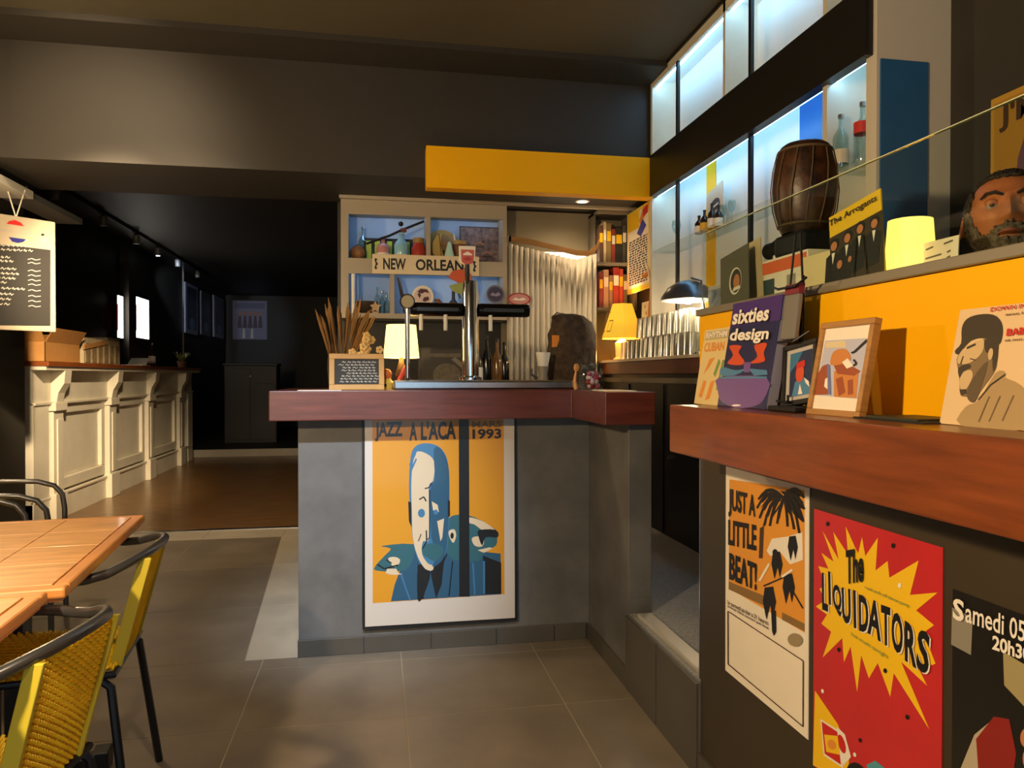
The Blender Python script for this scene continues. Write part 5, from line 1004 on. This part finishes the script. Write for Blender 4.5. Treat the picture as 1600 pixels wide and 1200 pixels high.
# ------------------------------------------------------------------ ceiling spots (unseen fixtures above the frame)
def spot(label, loc, target, energy, angle, col=WARM2, blend=.6, size=.04):
    e = thing('ceiling_spotlight', label, 'spotlight', loc, 0, 'ceiling spotlights')
    d = (Vector(target)-Vector(loc)).normalized(); q = d.to_track_quat('-Z', 'Y').to_matrix().to_4x4()
    MB().lathe([(.045, -.02), (.045, .09), (.02, .10)], 18, cap=False, T=q).build('can', m_blackm, e, smooth=True); MB().lathe([(.01, 0), (.01, 3.148-loc[2]-.0)], 8).build('stem', m_blackm, e); MB().lathe([(.04, 3.138-loc[2]), (.04, 3.149-loc[2])], 14).build('rose', m_blackm, e)
    light('SPOT', 'spot_bulb', Vector(loc)+d*.03, energy, col, target, size, angle, blend)
def pendant(label, loc, energy):
    pl_ = thing('pendant_lamp', label, 'lamp', loc, 0, 'pendant lamps'); H_ = 3.149-loc[2]
    MB().lathe([(.004, .10), (.004, H_)], 8).build('cord', m_blackm, pl_); MB().lathe([(.022, .035), (.025, .09), (.01, .11)], 14).build('socket', m_blackm, pl_, smooth=True); MB().sphere((0, 0, .01), .028, 10).build('bulb', MATS['bulb_glow'], pl_, smooth=True); MB().lathe([(.05, H_-.01), (.05, H_)], 16).build('rose', m_blackm, pl_)
    light('POINT', 'pendant_bulb', Vector(loc)+Vector((0, 0, -.065)), energy, (1.0, .70, .38), size=.05)
pendant('bare-bulb pendant lamp over the cafe tables', (-1.22, .50, 1.86), 205)
pendant('bare-bulb pendant lamp before the bulkhead', (-1.84, 3.60, 2.0), 60)
spot('ceiling spotlight aimed at the back-room counter', (-.9, 3.0, 2.88), (-2.7, 7.5, .65), 1500, 28, blend=1, size=.05)
spot('added unseen ceiling spotlight brightening the passage and parquet floor', (-1.0, 2.6, 2.9), (-1.5, 7.2, 0), 400, 50, blend=1, size=.05)  # fill spot added to brighten the dark parquet, no known fixture
spot('cool white ceiling spotlight aimed at the jazz poster', (-.55, .35, 3.02), (-.10, 3.3, .60), 800, 25, col=(.72, .84, 1.0), blend=1, size=.05)
spot('warm ceiling spotlight above the entrance', (.15, .2, 3.02), (-.45, 1.9, .3), 130, 62, blend=1, size=.06)
spot('ceiling spotlight washing the left half of the bulkhead', (-1.5, 3.3, 3.03), (-1.55, 4.6, 2.48), 95, 80, blend=1, size=.06)
# ------------------------------------------------------------------ bearded man seated behind the bar
pe = thing('person', 'bearded man with short dark hair in dark shirt, seated behind the glass', 'person', (1.46, 1.50, .29), math.radians(-42))
# local: faces -y. floor z = 0
stl = thing('bar_stool', 'black bar stool under the bearded man behind the bar', 'stool', (1.46, 1.50, .29))
MB().lathe([(.15, .50), (.165, .51), (.165, .535), (.15, .545)], 20).build('seat', m_black, stl, smooth=True)
for a in (45, 135, 225, 315): c_, s_ = math.cos(math.radians(a)), math.sin(math.radians(a)); MB().tube([(.11*c_, .11*s_, .51), (.17*c_, .17*s_, 0)], .011, 8).build('leg', m_blackm, stl)
MB().tube([(.145*math.cos(2*PI*k/20), .145*math.sin(2*PI*k/20), .2) for k in range(20)], .008, 6, True).build('foot_ring', m_blackm, stl)
m_shirt = M('dark_shirt', '#24241f', .8, noise=.2, scale=20); m_skin = M('skin', '#b06a42', .5, noise=.12, scale=14); m_hair = M('dark_hair', '#241a14', .7, noise=.4, scale=60, bump=.4); m_trous = M('dark_trousers', '#1c1d22', .8)
def skin_mesh(name, verts, edges, mat, parent, root=0, sub=2):
    me = bpy.data.meshes.new(name); me.from_pydata([v[:3] for v in verts], edges, []); o = bpy.data.objects.new(name, me); COL.objects.link(o)
    md = o.modifiers.new('skin', 'SKIN'); md.use_smooth_shade = True
    sv = me.skin_vertices
    if not sv:
        bm = bmesh.new(); bm.from_mesh(me); bm.verts.layers.skin.verify(); bm.to_mesh(me); bm.free(); sv = me.skin_vertices
    for i, v in enumerate(verts): sv[0].data[i].radius = (v[3], v[4] if len(v) > 4 else v[3]); sv[0].data[i].use_root = (i == root)
    ss = o.modifiers.new('sub', 'SUBSURF'); ss.levels = sub; ss.render_levels = sub
    dg = bpy.context.evaluated_depsgraph_get(); m2 = bpy.data.meshes.new_from_object(o.evaluated_get(dg)); m2.materials.clear(); m2.materials.append(mat)
    bpy.data.objects.remove(o); r = bpy.data.objects.new(name, m2); COL.objects.link(r); r.parent = parent
    m2.polygons.foreach_set('use_smooth', [True]*len(m2.polygons)); return r
HZ = 1.305   # eye height above the raised floor
V = [(0, .02, .62, .15, .12), (0, .02, .76, .15, .11), (0, .0, .92, .165, .12), (0, .0, 1.05, .14, .10), (0, .005, 1.12, .06, .06), (0, 0, 1.19, .055, .058),
     (.10, 0, 1.07, .08), (.20, 0, 1.04, .065), (.25, -.03, .88, .05), (.24, -.10, .76, .045), (.15, -.22, .72, .04), (.08, -.28, .72, .03),
     (-.10, 0, 1.07, .08), (-.20, 0, 1.04, .065), (-.25, -.03, .88, .05), (-.24, -.10, .76, .045), (-.15, -.22, .72, .04), (-.08, -.28, .72, .03),
     (.09, 0, .60, .085), (.11, -.22, .60, .075), (.11, -.38, .57, .06), (.10, -.36, .30, .05), (.09, -.34, .07, .042), (.09, -.44, .04, .04),
     (-.09, 0, .60, .085), (-.11, -.22, .60, .075), (-.11, -.38, .57, .06), (-.10, -.36, .30, .05), (-.09, -.34, .07, .042), (-.09, -.44, .04, .04)]
E_ = [(0, 1), (1, 2), (2, 3), (3, 4), (4, 5), (3, 6), (6, 7), (7, 8), (8, 9), (9, 10), (10, 11), (3, 12), (12, 13), (13, 14), (14, 15), (15, 16), (16, 17), (0, 18), (18, 19), (19, 20), (20, 21), (21, 22), (22, 23), (0, 24), (24, 25), (25, 26), (26, 27), (27, 28), (28, 29)]
body = skin_mesh('body', V, E_, m_shirt, pe)
body.data.materials.append(m_skin); body.data.materials.append(m_trous)
for p in body.data.polygons:
    c_ = p.center; p.material_index = 1 if c_.z > 1.125 and abs(c_.x) < .075 else (2 if c_.z < .68 and abs(c_.x) < .2 and c_.z < .66 else 0)
# hands with separate fingers
for s in (-1, 1):
    hv = [(s*.08, -.28, .72, .03, .02), (s*.055, -.33, .718, .04, .018), (s*.045, -.365, .716, .04, .015)]; he = [(0, 1), (1, 2)]
    for k, (dx, ln) in enumerate(((-.030, .062), (-.010, .074), (.011, .070), (.031, .055))):
        i = len(hv); bx_ = s*.045+dx; hv += [(bx_, -.372, .716, .010), (bx_*1.02, -.372-ln*.5, .712, .009), (bx_*1.02, -.372-ln, .698, .007)]; he += [(2, i), (i, i+1), (i+1, i+2)]
    i = len(hv); hv += [(s*.045-s*.045, -.325, .714, .011), (s*.045-s*.062, -.352, .706, .009), (s*.045-s*.066, -.378, .700, .008)]; he += [(1, i), (i, i+1), (i+1, i+2)]
    skin_mesh('hand', hv, he, m_skin, pe, sub=1)
# head
hd = bpy.data.objects.new('head_pivot', None); bpy.data.objects.remove(hd)
def head_mesh():
    n, m_ = 84, 108; vs = []; fs = []
    for i in range(n+1):
        th = PI*i/n
        for j in range(m_):
            ph = 2*PI*j/m_; x = math.sin(th)*math.sin(ph); y = -math.sin(th)*math.cos(ph); z = math.cos(th)   # front is -y
            X, Y, Z = x*.082, y*.098, z*.122
            if Z > 0: Z *= .80
            if Z < 0:
                k_ = -Z/.122; X *= 1-.22*k_*k_; Y = Y*(1-.12*k_) - (.012*k_ if y < 0 else -.0)
                if y > 0: Y *= 1-.35*k_
            if y < -.2:
                f = lambda cx, cz, sx, sz: math.exp(-((X-cx)/sx)**2-((Z-cz)/sz)**2)
                Y -= .026*f(0, -.030, .013, .016) + .014*f(0, -.008, .009, .022)   # nose
                Y -= .010*f(.017, -.036, .009, .009) + .010*f(-.017, -.036, .009, .009)
                Y += .013*f(.033, .002, .019, .012) + .013*f(-.033, .002, .019, .012)   # eye sockets
                Y -= .008*f(.032, .022, .024, .009) + .008*f(-.032, .022, .024, .009)   # brow ridge
                Y -= .007*f(.045, -.028, .02, .018) + .007*f(-.045, -.028, .02, .018)   # cheeks
                Y -= .007*f(0, -.062, .022, .006) + .008*f(0, -.075, .02, .006) - .005*f(0, -.0685, .024, .003)  # lips
                Y -= .012*f(0, -.105, .026, .018)   # chin
            vs.append((X, Y, Z))
    for i in range(n):
        for j in range(m_): fs.append((i*m_+j, i*m_+(j+1) % m_, (i+1)*m_+(j+1) % m_, (i+1)*m_+j))
    return vs, fs
hvs, hfs = head_mesh()
HT = Matrix.Translation((0, -.02, HZ)) @ Matrix.Rotation(math.radians(-8), 4, 'X')
def put(mb, name, mat, parent, smooth=True): o = mb.build(name, mat, parent, smooth=smooth); o.matrix_local = HT; return o
head = put(MB().add(hvs, hfs), 'head', m_skin, pe); head.data.polygons.foreach_set('use_smooth', [True]*len(head.data.polygons))
def shell(cond, off, name, mat, jit=0):
    # patch of the head surface pushed outwards: hair, beard
    rng = random.Random(1); keep = {}; vs = []; fs = []
    for f in hfs:
        c_ = [sum(hvs[i][k] for i in f)/4 for k in range(3)]
        if cond(*c_):
            idx = []
            for i in f:
                if i not in keep:
                    v = Vector(hvs[i]); nrm = Vector((v.x/.082**2, v.y/.098**2, v.z/.122**2)).normalized(); keep[i] = len(vs); vs.append(v+nrm*(off+rng.uniform(-jit, jit)))
                idx.append(keep[i])
            fs.append(tuple(idx))
    o = put(MB().add(vs, fs), name, mat, pe)
    sd = o.modifiers.new('solid', 'SOLIDIFY'); sd.thickness = off*1.2; sd.offset = -1
    return o
shell(lambda x, y, z: (z > .070-.3*max(0, abs(x)-.045) and y < .0) or (y > -.02 and z > -.06+max(0, -y)*3) or (abs(x) > .066 and z > .005 and y > -.045), .007, 'hair', m_hair, .003)
m_beard = M('beard', '#4a3c30', .9, noise=.5, scale=90, bump=.6, col2='#7d6e60')
def beard_top(ax):
    k = [(0, -.046), (.026, -.050), (.042, -.066), (.055, -.056), (.066, -.034), (.074, .0), (.1, .02)]
    for (a, za), (b_, zb_) in zip(k, k[1:]):
        if ax <= b_: return za+(zb_-za)*(ax-a)/(b_-a)
    return .02
shell(lambda x, y, z: y < .012 and z < beard_top(abs(x))+.002*math.sin(x*900) and (x/.020)**2+((z+.0695)/.0085)**2 > 1, .006, 'beard', m_beard, .0022)
for s in (-1, 1):
    put(MB().sphere((s*.033, -.0765, .001), .0125, 10), 'eye', M('eye_white', '#8f8074', .4), pe); put(MB().sphere((s*.033, -.0862, .000), .0056, 8), 'iris', M('iris', '#2a1c12', .2), pe)
    put(MB().sphere((s*.033, -.0778, .0070), .0152, 10, sz=.66), 'eyelid', m_skin, pe)
    put(MB().tube([(s*.013, -.101, .017), (s*.028, -.102, .024), (s*.044, -.094, .024), (s*.055, -.082, .016)], [.003, .0045, .004, .002], 6), 'eyebrow', m_hair, pe)
    put(MB().lathe([(.001, -.006), (.02, -.004), (.024, .004), (.016, .010), (.001, .006)], 14, T=Matrix.Translation((s*.083, .012, -.012)) @ Matrix.Rotation(s*PI/2.3, 4, 'Y') @ Matrix.Diagonal((1.45, .85, 1, 1)), cap=False), 'ear', m_skin, pe)
put(MB().tube([(-.022, -.094, -.069), (-.010, -.105, -.067), (0, -.108, -.0675), (.010, -.105, -.067), (.022, -.094, -.069)], [.002, .004, .0042, .004, .002], 6), 'lips', M('lips', '#8a4a38', .5), pe)
